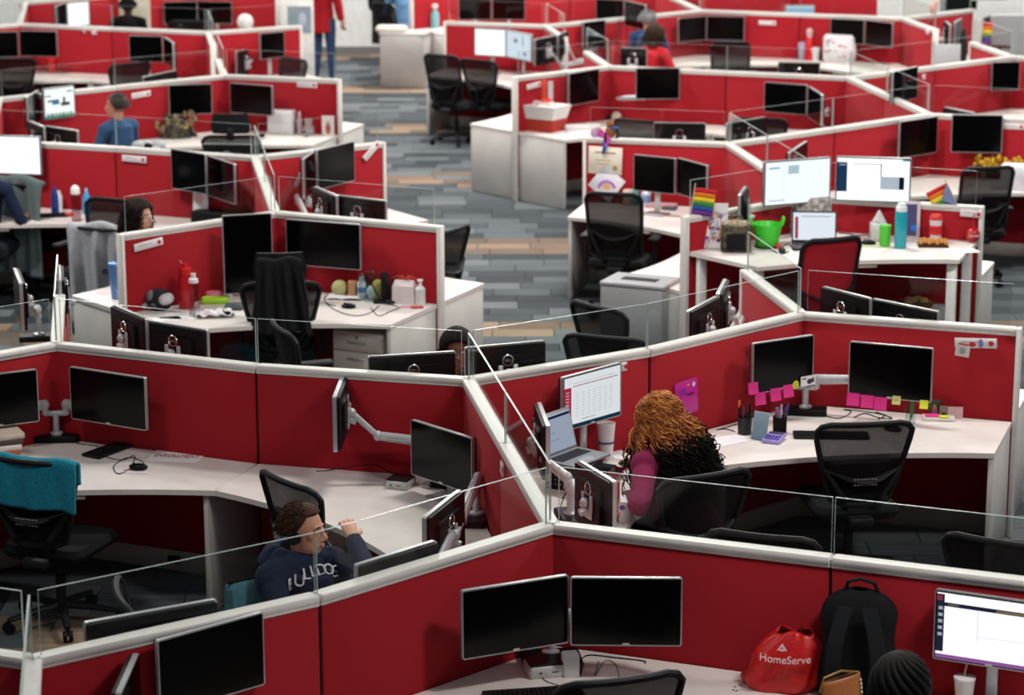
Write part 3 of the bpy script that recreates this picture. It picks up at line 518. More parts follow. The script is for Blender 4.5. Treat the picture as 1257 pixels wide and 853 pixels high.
MT = [ # key, TL, TR, top z, kind, opts, label
 ('f1', (565, 724), (696, 704), 1.20, 'F', dict(near=1), 'switched-off black monitor, left of the front pair by the bottom edge'),
 ('f2', (699, 707), (839, 708), 1.20, 'F', dict(near=1), 'switched-off black monitor, right of the front pair by the bottom edge'),
 ('f3', (191, 785), (319, 750), 1.18, 'F', dict(low=1, near=1), 'large switched-off monitor in the bottom left against the red partition'),
 ('f4', (143, 850), (165, 801), 1.16, 'F', {}, 'monitor seen from its side in the bottom left corner beside a grey arm'),
 ('f5', (1149, 721), (1290, 741), 1.18, 'L', dict(ui='crm', near=1), 'lit monitor with purple task bar in the bottom right corner'),
 ('b1', (-54, 464), (45, 452), 1.16, 'F', dict(near=1), 'switched-off monitor cut by the left edge above the teal towel'),
 ('b2', (87, 449), (180, 463), 1.20, 'F', dict(near=1), 'switched-off monitor with silver rim above the black keyboard and mouse'),
 ('b3', (412, 487), (423, 459), 1.26, 'B', dict(free=1, w=.5, near=1), 'monitor swung sideways on a grey arm, seen edge-on in front of the partition'),
 ('b4', (507, 514), (582, 537), 1.12, 'F', dict(near=1), 'switched-off monitor standing turned beside the small silver computer'),
 ('b5', (522, 635), (566, 600), 1.12, 'B', dict(near=1), 'monitor seen from behind at the hooded man\'s raised hand'),
 ('b6', (438, 693), (535, 663), 1.33, 'B', dict(near=1), 'monitor seen from behind, only its top edge above the rail beside the hooded man'),
 ('b7', (115, 762), (255, 737), 1.32, 'B', dict(near=1, w=.56), 'monitor back with round emblem above the rail at the lower left'),
 ('c1', (688, 463), (760, 444), 1.27, 'L', dict(ui='table', near=1), 'lit monitor with a red-edged table in front of the curly-haired woman'),
 ('c2', (660, 493), (671, 522), 1.17, 'B', dict(free=1, w=.48, near=1), 'thin monitor seen edge-on left of the open laptop'),
 ('c3', (710, 565), (753, 591), 1.20, 'B', dict(near=1), 'monitor seen from behind, front corner of the curly-haired woman\'s desk'),
 ('c4', (922, 421), (998, 410), 1.22, 'F', dict(near=1), 'switched-off monitor with pink notes and a yellow smiley, left of two'),
 ('c5', (1043, 418), (1147, 427), 1.21, 'F', dict(near=1, h=.33), 'switched-off monitor with three pink and two yellow notes along its lower edge'),
 ('d1', (139, 374), (179, 391), 1.40, 'B', dict(near=1), 'angled monitor back with clamp, left of two behind the middle row on the left'),
 ('d2', (181, 393), (254, 405), 1.38, 'B', dict(near=1), 'monitor back with silver rim and round emblem, right of two at the middle row'),
 ('d3', (75, 350), (73, 319), 1.36, 'B', dict(w=.5), 'thin black monitor seen edge-on beside the partition running back'),
 ('d4', (27, 348), (19, 328), 1.40, 'B', dict(w=.5), 'monitor seen edge-on at the left edge held by a bent grey arm'),
 ('d5', (456, 437), (555, 431), 1.38, 'B', dict(near=1, w=.5), 'monitor back with round emblem, left of the woman in glasses'),
 ('d6', (576, 426), (664, 418), 1.38, 'B', dict(near=1, w=.48), 'monitor back with round emblem, right of the woman in glasses'),
 ('d7', (845, 382), (881, 363), 1.38, 'B', {}, 'angled monitor back with round emblem right of the grey waste cabinet'),
 ('d8', (882, 361), (892, 341), 1.38, 'B', dict(w=.44), 'strongly turned monitor back beside the short slanting partition'),
 ('d9', (1009, 351), (1069, 366), 1.38, 'B', dict(near=1), 'monitor back in front of the red chair, left of two'),
 ('d10', (1071, 366), (1151, 382), 1.38, 'B', dict(near=1), 'monitor back in front of the filing cabinet, right of two'),
 ('g1', (275, 264), (330, 261), 1.36, 'F', dict(h=.58, w=.36), 'large dark monitor turned upright behind the jacket-draped chair'),
 ('g2', (351, 268), (444, 275), 1.26, 'F', dict(h=.34), 'wide dark monitor right of the upright one, above the softball'),
 ('g3', (211, 182), (254, 189), 1.28, 'F', dict(h=.34), 'dark monitor, left of the angled two behind the propped white card'),
 ('g4', (255, 190), (289, 201), 1.28, 'F', dict(h=.34), 'dark monitor turned away, right of the angled two behind the propped white card'),
 ('g5', (369, 196), (387, 184), 1.28, 'F', dict(h=.34, w=.4), 'narrow turned dark monitor, left of two by the aisle end of the left block'),
 ('g6', (387, 184), (433, 173), 1.28, 'F', dict(h=.34), 'large dark monitor, right of two by the aisle end of the left block'),
 ('g7', (387, 229), (411, 239), 1.38, 'B', dict(w=.44), 'angled monitor back with clamp behind the jacket-chair cubicle'),
 ('g8', (412, 239), (473, 246), 1.37, 'B', {}, 'monitor back with emblem behind the jacket-chair cubicle, near the aisle'),
 ('g9', (-14, 165), (50, 167), 1.32, 'L', dict(ui='plain', h=.34), 'large bright white monitor at the left edge'),
 ('e1', (51, 109), (90, 104), 1.34, 'L', dict(ui='web'), 'lit monitor with a coloured web page beside the blue-shirted man'),
 ('e2', (33, 118), (45, 111), 1.30, 'F', dict(w=.46), 'bluish dark monitor seen obliquely left of the coloured web page'),
 ('e3', (36, 148), (53, 155), 1.37, 'B', dict(w=.4), 'small angled monitor back, left of two below the web page monitor'),
 ('e4', (55, 154), (95, 160), 1.36, 'B', {}, 'monitor back with emblem, right of two below the web page monitor'),
 ('e5', (207, 104), (259, 102), 1.25, 'F', {}, 'dark monitor above the camouflage bundle, third row left'),
 ('e6', (283, 101), (335, 105), 1.25, 'F', {}, 'dark monitor right of the headrest chair, third row left'),
 ('e7', (249, 176), (309, 177), 1.36, 'B', {}, 'monitor back with emblem in front of the headrest chair'),
 ('e8', (176, 94), (216, 86), 1.34, 'B', {}, 'monitor back barely rising above the third row rail by the small chair'),
 ('t1', (-18, 39), (22, 38), 1.26, 'F', {}, 'far dark monitor cut by the left edge'),
 ('t2', (24, 37), (70, 38), 1.26, 'F', {}, 'far dark monitor above the dim grey chair, near the left edge'),
 ('t3', (158, 43), (200, 44), 1.26, 'F', {}, 'far dark monitor, left of the angled two in the far left row'),
 ('t4', (201, 44), (215, 53), 1.26, 'F', {}, 'far dark monitor turned away, right of the angled two in the far left row'),
 ('t5', (318, 41), (348, 38), 1.26, 'F', {}, 'far dark monitor at the right end of the far left row'),
 ('t6', (288, 64), (310, 58), 1.30, 'B', dict(w=.4), 'small monitor back beside the white-edged short partition'),
 ('t7', (200, 2), (242, 1), 1.14, 'F', {}, 'farthest dark monitor, left of the wide pair at the top left'),
 ('t8', (243, 1), (285, 2), 1.14, 'F', {}, 'farthest dark monitor, right of the wide pair at the top left'),
 ('t9', (81, 3), (108, 1), 1.42, 'L', dict(ui='plain', free=1), 'small bright white screen at the top left'),
 ('t10', (66, 8), (80, 3), 1.40, 'F', dict(w=.4, free=1), 'pale blue angled monitor beside the small bright screen at the top left'),
 ('n1', (697, 90), (734, 84), 1.28, 'F', dict(h=.34), 'dark monitor, left of two on the dual arm beside the white basket'),
 ('n2', (781, 83), (834, 83), 1.30, 'F', dict(h=.33), 'dark monitor, right of two on the dual arm beside the white basket'),
 ('n3', (939, 100), (992, 104), 1.24, 'F', {}, 'dark monitor, left of the angled two in the right block'),
 ('n4', (993, 105), (1012, 117), 1.24, 'F', {}, 'narrow turned monitor, right of the angled two in the right block'),
 ('k1', (1103, 149), (1150, 142), 1.29, 'F', dict(h=.34), 'dark monitor, left of two above the lit right screen'),
 ('k2', (1168, 140), (1232, 141), 1.31, 'F', dict(h=.35), 'dark monitor, right of two by the name plate on the right'),
 ('h1', (779, 189), (830, 194), 1.23, 'F', {}, 'dark monitor right of the certificate'),
 ('h2', (833, 193), (870, 203), 1.23, 'F', {}, 'dark turned monitor behind the rainbow flag'),
 ('h3', (960, 192), (996, 168), 1.27, 'F', {}, 'dark monitor peeping out above the left lit screen'),
 ('h4', (908, 240), (917, 227), 1.42, 'B', dict(free=1, w=.36), 'small monitor back on a white clamp above the canvas'),
 ('i1', (937, 198), (1019, 192), 1.46, 'L', dict(ui='doc', h=.34), 'lit monitor, left of the two bright screens'),
 ('i2', (1026, 191), (1120, 194), 1.45, 'L', dict(ui='app', h=.34), 'lit monitor with dark side column, right of the two bright screens'),
 ('m1', (1095, 88), (1125, 81), 1.29, 'F', {}, 'small dark monitor covering the rail in the upper right'),
 ('m2', (1217, 76), (1252, 75), 1.25, 'F', {}, 'dark monitor at the right edge above a dual arm'),
 ('r1', (1020, 22), (1062, 24), 1.26, 'F', {}, 'far dark monitor, left of the angled two at the far right'),
 ('r2', (1064, 24), (1097, 28), 1.26, 'F', {}, 'far dark monitor, right of the angled two at the far right'),
 ('r3', (1168, 29), (1183, 20), 1.27, 'F', dict(w=.46), 'narrow dark monitor beside the far right end post'),
 ('r4', (1158, 24), (1168, 32), 1.27, 'B', dict(free=1, w=.4), 'narrow monitor back touching the narrow dark one at the far right'),
 ('q1', (832, 22), (866, 19), 1.24, 'F', {}, 'far dark monitor above the woman in red, left of two'),
 ('q2', (868, 19), (914, 20), 1.24, 'F', {}, 'far dark monitor above the woman in red, right of two'),
 ('p1', (583, 34), (622, 36), 1.27, 'L', dict(ui='plain', h=.33), 'far lit monitor, left half of the bright double screen'),
 ('p2', (623, 36), (654, 42), 1.27, 'L', dict(ui='pale', h=.33), 'far lit monitor with pale window, right half of the bright double screen'),
 ('p3', (715, 27), (742, 24), 1.27, 'F', dict(h=.34), 'far dark upright monitor left of the grey-haired person'),
 ('p4', (657, 48), (682, 43), 1.34, 'B', dict(free=1), 'grey monitor back, left of two on long arms behind the basket corner'),
 ('p5', (684, 43), (697, 37), 1.34, 'B', dict(free=1, w=.4), 'grey monitor back, right of two on long arms behind the basket corner'),
 ('p6', (765, 58), (791, 59), 1.36, 'B', {}, 'monitor back with emblem left of the woman in red'),
 ('s1', (802, 150), (867, 151), 1.36, 'B', {}, 'wide monitor back with white clamp behind the certificate partition'),
 ('s2', (893, 151), (940, 143), 1.36, 'B', {}, 'angled monitor back with white clamp at the corner behind the certificate partition'),
 ('s3', (955, 76), (1007, 77), 1.35, 'B', {}, 'wide monitor back with emblem in front of the red bottle'),
 ('s4', (1159, 131), (1195, 138), 1.34, 'B', {}, 'silver-edged monitor back under the right dark pair\'s arm'),
 ('u1', (563, -3), (603, -3), 1.14, 'F', {}, 'farthest dark monitor, left of two at the top centre'),
 ('u2', (604, -3), (645, -3), 1.14, 'F', {}, 'farthest dark monitor, right of two at the top centre'),
 ('u3', (732, -2), (767, 0), 1.14, 'F', {}, 'farthest dark monitor right of the white panels'),
 ('u4', (768, 0), (794, 6), 1.14, 'F', {}, 'farthest grey-lit monitor turned away, right of the white panels'),
 ('u5', (1160, -14), (1200, -15), 1.2, 'F', dict(free=1), 'farthest dark monitor at the top right'),
 ('u6', (966, 6), (998, 6), 1.33, 'F', dict(ui='blue', free=1, h=.2, w=.38), 'small pale blue screen rising behind the far right rail')]
for (k, tl, tr, zt, kd, op, lab) in MT: monitor(k, tl, tr, zt, kd, lab, **op)

# ---------------------------------------------------------------- monitor arms
def vesa(k):
    c, yaw, w_, h_ = MON[k]; return c + Vector((-sin(yaw), cos(yaw), 0))*.06
def arm(base, keys, lab, hub=.34, dark=True, link=True):
    B_ = G(*base, .72) if not isinstance(base, Vector) else base; B_.z = .722
    tg = [vesa(k) for k in keys]; mid = sum(tg, Vector())/len(tg); yaw = atan2(mid.y-B_.y, mid.x-B_.x)-pi2
    if len(tg) == 2: yaw = atan2(tg[1].y-tg[0].y, tg[1].x-tg[0].x)
    r = T('monitor_stand', lab, 'monitor stand', B_, yaw)
    inv = Matrix.Rotation(-yaw, 4, 'Z') @ Matrix.Translation(-B_)
    part(r, 'base_box', lambda m: m.box((0, 0, .02), (.26, .12, .04), .006), M_BLK if dark else M_ARM, 'armbase%d' % dark)
    part(r, 'column', lambda m: (m.lathe([(.04, .04), (.04, .05), (.02, .06), (.02, .17)], n=14), m.box((0, 0, .165), (.15 if len(keys) == 2 else .05, .034, .03), .01)), M_ARM, 'armcol%d' % len(keys))
    for i, t in enumerate(tg):
        t = inv @ t; sx = 0 if len(keys) == 1 else (-.062, .062)[i]
        part(r, 'riser', lambda m: m.tube([(sx, 0, .16), (sx, 0, .215), ], [.021, .021], 12), M_ARM)
        p0 = Vector((sx, 0, .215)); e = p0.lerp(t, .72); e.z = p0.z+min(.04, abs(t.z-p0.z)*.3) if abs(t.z-p0.z) < .3 else (p0.z+t.z)/2
        part(r, 'link', lambda m: (m.tube([p0, e], [.026, .020], 10, flat=1.25), m.ell(p0, (.028, .028, .034), 10, 6), m.ell(e, (.025, .025, .03), 10, 6), m.tube([e, t], [.016, .018], 8), m.ell(t, (.026, .026, .026), 10, 6)), M_ARM)
    return r
AR = [((676, 812), ('f1', 'f2'), 'silver twin monitor arm behind the front pair at the bottom edge'),
 ((70, 541), ('b1', 'b2'), 'silver twin arm on black box between the two left monitors beside the towel'),
 ((545, 592), ('b3',), 'long grey arm holding the sideways monitor'),
 ((585, 640), ('b5', 'b6'), 'arm behind the monitor at the hooded man\'s hand'),
 ((110, 880), ('f4', 'f3'), 'grey articulated arm in the bottom left corner'),
 ((988, 508), ('c4', 'c5'), 'silver twin arm on black box between the two sticky-note monitors'),
 ((700, 640), ('c2', 'c3'), 'silver arm carrying the monitor backs at the woman\'s front desk corner'),
 ((160, 470), ('d1', 'd2'), 'clamp arm behind the two monitor backs on the left of the middle row'),
 ((48, 418), ('d4',), 'bent grey arm at the left edge behind the middle row'),
 ((565, 490), ('d5', 'd6'), 'clamp arm of the monitor backs around the woman in glasses'),
 ((925, 395), ('d7', 'd8'), 'silver clamp arm beside the grey waste cabinet'),
 ((1030, 410), ('d9', 'd10'), 'silver clamp arm behind the two backs near the red chair'),
 ((338, 332), ('g1', 'g2'), 'arm hidden behind the jacket-draped chair'),
 ((312, 252), ('g3', 'g4'), 'tall bent silver arm right of the propped white card'),
 ((345, 250), ('g5', 'g6'), 'silver arm slanting beside the short partition with two large monitors'),
 ((372, 275), ('g7', 'g8'), 'silver clamp arm behind the jacket-chair cubicle'),
 ((20, 225), ('g9',), 'silver arm under the bright white monitor at the left edge'),
 ((25, 160), ('e2', 'e1'), 'silver arm left of the web page monitor'),
 ((274, 145), ('e5', 'e6'), 'white arm ends either side of the headrest chair'),
 ((742, 146), ('n1', 'n2'), 'white V-shaped twin arm beside the basket'),
 ((1095, 74), ('r1', 'r2'), 'far silver twin arm under the angled far right monitors'),
 ((1205, 205), ('k1', 'k2'), 'silver V-shaped twin arm above the rainbow flag'),
 ((985, 285), ('i1', 'i2'), 'wide silver twin arm under the two bright screens'),
 ((1012, 160), ('n3', 'n4'), 'silver arm in the right block beside the turned narrow monitor'),
 ((26, 85), ('t1', 't2'), 'far arm under the two dark monitors at the left edge'),
 ((868, 66), ('q1', 'q2'), 'far silver arm under the pair above the woman in red'),
 ((1255, 125), ('m2',), 'silver arm at the right edge of the upper right block'),
 ((727, 95), ('p4', 'p5'), 'long white twin arm over the rail by the basket corner'),
 ((345, 80), ('t6',), 'thin arm beside the white-edged short partition')]
for b_, ks, lab in AR: arm(b_, ks, lab)
held = set(k for a_ in AR for k in a_[1])
for k, r in MOBJ.items():
    if k in held: continue
    h_ = MON[k][3]; drop = MON[k][0].z-.722
    part(r, 'stand_neck', lambda m: m.box((0, .05, -(drop-.0)/2-.01), (.05, .018, drop-.02), .004), M_SIL)
    part(r, 'stand_foot', lambda m: m.box((0, .03, -drop+.006), (.2, .16, .011), .004), M_SIL)

# ---------------------------------------------------------------- chairs
def chair_parts(r, st):
    tall = st.get('tall'); hr = st.get('head'); bm = st.get('netmat', M_NET); fr = M_PLAST; k = st['k']
    bw, z0, z1 = (.275, .52, 1.0) if not tall else (.235, .52, 1.08)
    # back outline: wide shoulders, narrower waist, gently curved
    def bp(u, v):   # u -1..1, v 0..1
        z = z0 + (z1-z0)*v; hw = bw*(.56+.44*min(1, max(0, v)*1.15)**.8) if not tall else bw*(.9+.1*v)
        y = -.235 - .05*(v-.3)**2*2 + .04*u*u - .02*sin(pi*v) - (.03*v if not tall else .09*v)
        return Vector((u*hw, y, z))
    def frame(m):
        P = [bp(-1+.0, v/10) for v in range(0, 10)]
        path = [bp(-.72, 0)] + [bp(-1, .05+.85*v/8) for v in range(9)] + [bp(-.9, .97), bp(-.72, 1.0)] + [bp(-.5+i*.25, 1.0) for i in range(5)] + [bp(.72, 1.0), bp(.9, .97)] + [bp(1, .9-.85*v/8) for v in range(9)] + [bp(.72, 0)]
        n = len(path); path = path + [bp(.3, -.01), bp(-.3, -.01), bp(-.72, 0)]
        m.tube(path, [.017]*len(path), 8, cap=False, flat=1.0)
    part(r, 'back_frame', frame, fr, 'cbf'+k)
    part(r, 'back_mesh', lambda m: m.sheet(lambda a, b: bp(-.95+1.9*a, .02+.95*b), 10, 10, .006), bm, 'cbm'+k, smooth=True)
    def lumbar(m):
        m.tube([bp(-.9, .42)+Vector((0, -.01, 0)), bp(-.4, .33)+Vector((0, -.035, 0)), bp(0, .31)+Vector((0, -.045, 0)), bp(.4, .33)+Vector((0, -.035, 0)), bp(.9, .42)+Vector((0, -.01, 0))], [.012, .03, .04, .03, .012], 8, flat=.35)
        for s_ in (-1, 1): m.tube([bp(s_*.98, .45)+Vector((0, -.02, 0)), bp(s_*.62, .1)+Vector((0, -.04, 0)), (s_*.05, -.12, .43)], [.014, .018, .02], 8)
        m.box((0, -.18, .42), (.14, .2, .05), .01)
    part(r, 'lumbar_support', lumbar, fr, 'clu'+k)
    if hr: part(r, 'headrest', lambda m: (m.sheet(lambda a, b: Vector(((a-.5)*.38*(1-.25*abs(b-.4)), -.33-.03*(2*a-1)**2*-1, z1+.03+.19*b)), 10, 6, .03), m.box((0, -.345, z1+.03), (.07, .03, .12), .01)), fr, 'chr'+k)
    part(r, 'seat', lambda m: (m.box((0, .02, .455), (.49, .47, .07), .03), m.box((0, .02, .415), (.40, .38, .03), .01)), st.get('seat', mat('17181b', .9, 0, 'fabric')), 'cst'+k)
    part(r, 'vent_slots', lambda m: [m.box((-.06+.02*i, -.318+.0, .655+.016*j), (.013, .004, .006)) for i in range(7) for j in range(3)], M_SIL if k == 'p' else M_DGREY, 'cvs'+k)
    for s_ in ((-1, 1) if st.get('arms', 1) else ()):
        part(r, 'armrest', lambda m: (m.box((s_*.29, 0, .665), (.085, .27, .03), .013), m.tube([(s_*.29, -.02, .655), (s_*.29, -.03, .47), (s_*.2, -.02, .41)], [.02, .022, .02], 8)), fr, 'car%s%d' % (k, s_))
    part(r, 'gas_lift', lambda m: (m.cyl((0, 0, .09), (0, 0, .28), .028), m.cyl((0, 0, .28), (0, 0, .41), .018)), M_BLKM, 'cgl')
    for i in range(5):
        a = i*2*pi/5+.3; b_ = part(r, 'base_leg', lambda m: m.tube([(0, 0, .11), (.17, 0, .095), (.31, 0, .075)], [.03, .024, .017], 8, flat=.8), fr, 'cbl', (0, 0, 0), (0, 0, a))
        part(b_, 'caster', lambda m: (m.cyl((.31, -.025, .032), (.31, -.006, .032), .03, n=12), m.cyl((.31, .006, .032), (.31, .025, .032), .03, n=12), m.cyl((.31, 0, .035), (.31, 0, .08), .008, n=6)), M_BLK, 'ccs')
CH = {}
STY = {'mesh': dict(k='m'), 'plain': dict(k='p', arms=0), 'tall': dict(k='t', tall=1), 'head': dict(k='h', head=1), 'red': dict(k='r', tall=1, netmat=mat('a80f22', .9, 0, 'fabric'))}
def chair(key, u, v, face, lab, st='mesh', zt=None, dz=0):
    zt = zt or {'plain': 1.0, 'mesh': 1.0, 'tall': 1.08, 'head': 1.22, 'red': 1.08}[st]
    off = {'plain': .29, 'mesh': .29, 'tall': .36, 'head': .33, 'red': .36}[st]
    p = G(u, v, zt) + D2(face)*off; p.z = 0
    r = T('office_chair', lab, 'chair', p, radians(face-90)); chair_parts(r, STY[st]); CH[key] = (p, face); return r
CT = [('woman', 868, 583, 118, 'black mesh office chair of the curly-haired woman', 'plain'),
 ('notes', 1063, 520, 98, 'empty black mesh chair facing the sticky-note monitors', 'plain'),
 ('man', 352, 590, 38, 'black mesh chair behind the hooded man, turned towards the desk with the small silver computer', 'plain'),
 ('front', 763, 833, 108, 'black mesh chair cut by the bottom edge, facing the front pair of monitors', 'plain'),
 ('towel', 32, 566, 70, 'black office chair with the teal towel over its back', 'plain'),
 ('small', 150, 728, 15, 'grey-edged chair back above the rail at the lower left', 'mesh'),
 ('right', 1225, 664, 60, 'black mesh chair back at the right edge behind the front partition', 'mesh'),
 ('mid', 935, 657, 70, 'curved chair top just above the front rail, right of the curly-haired woman', 'mesh'),
 ('jacket', 343, 311, 95, 'black office chair with headrest and a dark jacket hung on it', 'head'),
 ('ghost', 345, 402, 20, 'dark chair seen through the glass left of the drawer pedestal', 'mesh'),
 ('aisle', 556, 282, 150, 'black chair back rising beside the aisle behind the takeout-box partition', 'mesh'),
 ('bin', 732, 376, 40, 'black chair seen from its side left of the grey waste cabinet', 'mesh'),
 ('bin2', 742, 414, 70, 'curved chair top on the middle rail below the grey waste cabinet', 'mesh'),
 ('cert', 752, 238, 75, 'tall black chair in front of the certificate desk', 'tall'),
 ('red', 1024, 294, 112, 'chair with a red back panel and black frame at the laptop desk', 'red', 1.25),
 ('walk', 540, 68, 60, 'tall black chair standing beside the aisle in the middle distance', 'tall'),
 ('walk2', 586, 74, 50, 'grey mesh chair pushed in right of the tall aisle chair', 'mesh'),
 ('dark', 1215, 206, 100, 'large black chair in shadow at the right edge', 'tall'),
 ('jack2', 14, 226, 60, 'chair with a grey-green jacket at the left edge', 'mesh'),
 ('hood', 121, 281, 70, 'chair draped with a light grey hooded sweater', 'mesh'),
 ('e1', 282, 140, 90, 'black headrest chair at the third row desk on the left', 'head'),
 ('e2', 160, 78, 130, 'small black chair back above the third row rail', 'mesh'),
 ('e3', 14, 72, 90, 'dim grey chair under the far monitors at the left edge', 'mesh'),
 ('e4', 362, 73, -140, 'black chair back tilted beside the standing man\'s legs', 'mesh'),
 ('e5', 140, 246, -120, 'corner of a black chair top behind the smiling woman', 'mesh'),
 ('n1', 897, 52, 85, 'black chair at the far desk right of the woman in red', 'tall'),
 ('n2', 932, 146, 80, 'dark chair top with a yellow cushion behind the right block partition', 'mesh'),
 ('n3', 783, 148, 60, 'dark chair top left of the wide monitor back', 'mesh'),
 ('wall', 468, 4, 40, 'black chair at the far wall beside the aisle', 'tall'),
 ('q', 1214, 22, -30, 'dark seat corner near the far right end post', 'mesh'),
 ('f', 232, 26, 90, 'farthest dark chair top above the far left rail', 'mesh')]
for c in CT:
    r = chair(*c)
    if c[0] == 'red': r.scale = (1, 1, 1.157)
# ---------------------------------------------------------------- people
def remesh(name, m, vox, mats, smooth_it=3, fn=None):
    me = m.mesh(name, [mats], True); o = bpy.data.objects.new(name, me); COL.objects.link(o)
    r = o.modifiers.new('r', 'REMESH'); r.mode = 'VOXEL'; r.voxel_size = vox; r.use_smooth_shade = True
    s = o.modifiers.new('s', 'SMOOTH'); s.iterations = smooth_it; s.factor = .5
    dg = bpy.context.evaluated_depsgraph_get(); me2 = bpy.data.meshes.new_from_object(o.evaluated_get(dg)); bpy.data.objects.remove(o)
    if fn:
        n = [v.normal.copy() for v in me2.vertices]
        for v, q in zip(me2.vertices, n): v.co += q*fn(v.co)
    me2.materials.clear(); me2.materials.append(mats); me2.shade_smooth(); return me2
def put(par, name, me, loc=(0, 0, 0), rot=None, lab=None):
    o = bpy.data.objects.new(name, me); COL.objects.link(o); o.parent = par; o.location = loc
    if rot is not None: o.rotation_euler = rot
    if lab: o['label'] = lab
    return o
def ik(a, b, l1, l2, pole):
    d = b-a; L_ = min(d.length, (l1+l2)*.995); t = d.normalized(); b = a+t*L_
    x = (l1*l1-l2*l2+L_*L_)/(2*L_); h = sqrt(max(0, l1*l1-x*x)); p = (pole-t*pole.dot(t)).normalized()
    return a+t*x+p*h, b
def hand(m, w, fdir, palm_n, side, curl=.5, s=1.0, grow=0):
    """palm from the wrist along fdir, fingers curling towards palm_n"""
    f = fdir.normalized(); n = (palm_n-f*palm_n.dot(f)).normalized(); x = f.cross(n)*side
    c = w+f*.045*s
    m.tube([w-f*.01, w+f*.02*s, w+f*.055*s, w+f*.088*s], [.024*s+grow, .03*s, .037*s, .034*s], 10, flat=.5)
    for i, (ox, ln) in enumerate(((.031, .068), (.011, .078), (-.010, .073), (-.030, .056))):
        p = w+f*.085*s+x*ox*s; d = (f*1.0+x*ox*1.2).normalized(); path = [p-d*.015]; q = p.copy()
        for k, fr in enumerate((.45, .32, .23)):
            q = q+d*ln*fr*s*1.15; path.append(q.copy()); a = curl*(.8+.15*i)
            d = (d*cos(a)+n*sin(a)).normalized(); n2 = None
        m.tube(path, [.0092*s, .0088*s, .008*s, .0068*s], 7)
    t0 = w+f*.02*s+x*.028*s; m.tube([t0, t0+f*.025*s+x*.022*s+n*.008, t0+f*.055*s+x*.03*s+n*.02], [.0125*s, .0105*s, .0085*s], 7)
def person(key, lab, head, face, body=None, lean=.12, skin='c98f74', top='2a3350', hair='1c1512', trouser='20242c', stand=False, vox=.009,
           lh=None, rh=None, lel=None, rel=None, sleeve=1.0, hairfn='short', glasses=False, headset=False, pitch=0, group=None, extra=None, curl=(.5, .5), shoes='101010', pants_vis=True, legs=True, bulk=0):
    """head: world position of the head centre; face / body: world direction in degrees"""
    body = face if body is None else body
    R = Matrix.Rotation(radians(body-90), 4, 'Z'); hip_h = .93 if stand else .5
    fwd = D2(body); base = head-fwd*(lean*.62); base.z = 0
    r = T('person', lab, 'person', base, radians(body-90), group)
    inv = R.to_3x3().inverted()
    Hc = inv @ (head-base); hip = Vector((0, 0, hip_h)); neck = Hc+Vector((0, -.02, -.125)); 
    chest = neck+Vector((0, -.01, -.17)); waist = hip.lerp(chest, .45)+Vector((0, -.01 if not stand else 0, 0))
    sh = [neck+Vector((s*.175, -.01, -.075)) for s in (-1, 1)]   # left of the body is -x? person faces +y: their left is -x
    HR = Matrix.Rotation(radians(face-body), 4, 'Z') @ Matrix.Rotation(pitch, 4, 'X'); HM = Matrix.Translation(Hc) @ HR
    hip_s = [hip+Vector((s*.09, 0, -.02)) for s in (-1, 1)]
    if stand: knees = [Vector((s*.1, .03, .5)) for s in (-1, 1)]; feet = [Vector((s*.12, 0, .09)) for s in (-1, 1)]
    else: knees = [Vector((s*.13, .42, .52)) for s in (-1, 1)]; feet = [Vector((s*.14, .38, .09)) for s in (-1, 1)]
    tgt = []; els = []
    for i, (t, e) in enumerate(((lh, lel), (rh, rel))):
        s = (-1, 1)[i]
        q = inv @ (t-base) if t is not None else (Vector((s*.2, .36, .78)) if not stand else Vector((s*.27, .06, hip_h-.12)))
        if e is not None: el = inv @ (e-base); el = sh[i]+(el-sh[i]).normalized()*min(.31, max(.26, (el-sh[i]).length)); q = el+(q-el).normalized()*.25
        else: el, q = ik(sh[i], q, .29, .25, Vector((s*.5, -.5, -1)))
        tgt.append(q); els.append(el)
    def trunk(m, g):
        m.tube([hip+Vector((0, 0, -.06)), hip+Vector((0, 0, .04)), waist, chest, chest+Vector((0, 0, .11)), neck+Vector((0, 0, -.035)), neck+Vector((0, 0, -.01))], [.12+g, .155+g, .145+g, .165+g, .155+g, .085+g, .055+g], 20, flat=.72)
        for i in (0, 1):
            m.tube([neck+Vector((0, 0, -.04)), sh[i]+Vector((0, 0, .01))], [.06+g, .052+g], 10)
            m.ell(sh[i], (.058+g,)*3, 12, 8)
    def legm(m, g):
        for i in (0, 1):
            m.tube([hip_s[i], hip_s[i].lerp(knees[i], .5), knees[i]], [.092+g, .078+g, .058+g], 12); m.ell(knees[i], (.058+g,)*3, 10, 7)
            m.tube([knees[i], knees[i].lerp(feet[i], .35), feet[i]], [.056+g, .055+g, .036+g], 12)
    def armm(m, g, cut=1.0, i0=(0, 1)):
        for i in i0:
            w_ = els[i].lerp(tgt[i], cut)
            m.tube([sh[i], sh[i].lerp(els[i], .5), els[i]], [.050+g, .044+g, .037+g], 12); m.ell(els[i], (.037+g,)*3, 10, 7)
            m.tube([els[i], els[i].lerp(w_, .4), w_], [.038+g, .036+g*.9, .027+g*.8+.008*(1-cut)], 12)
    # skin: one continuous figure
    m = MB(); m.M = HM
    m.ell((0, -.012, .028), (.074, .094, .086), 20, 14); m.ell((0, .022, -.035), (.061, .068, .075), 18, 12); m.ell((0, .05, -.082), (.032, .032, .026), 12, 8)
    m.tube([(0, .075, .018), (0, .096, -.006), (0, .108, -.028)], [.009, .011, .0135], 8); m.ell((-.011, .096, -.032), (.010, .011, .008), 8, 6); m.ell((.011, .096, -.032), (.010, .011, .008), 8, 6)
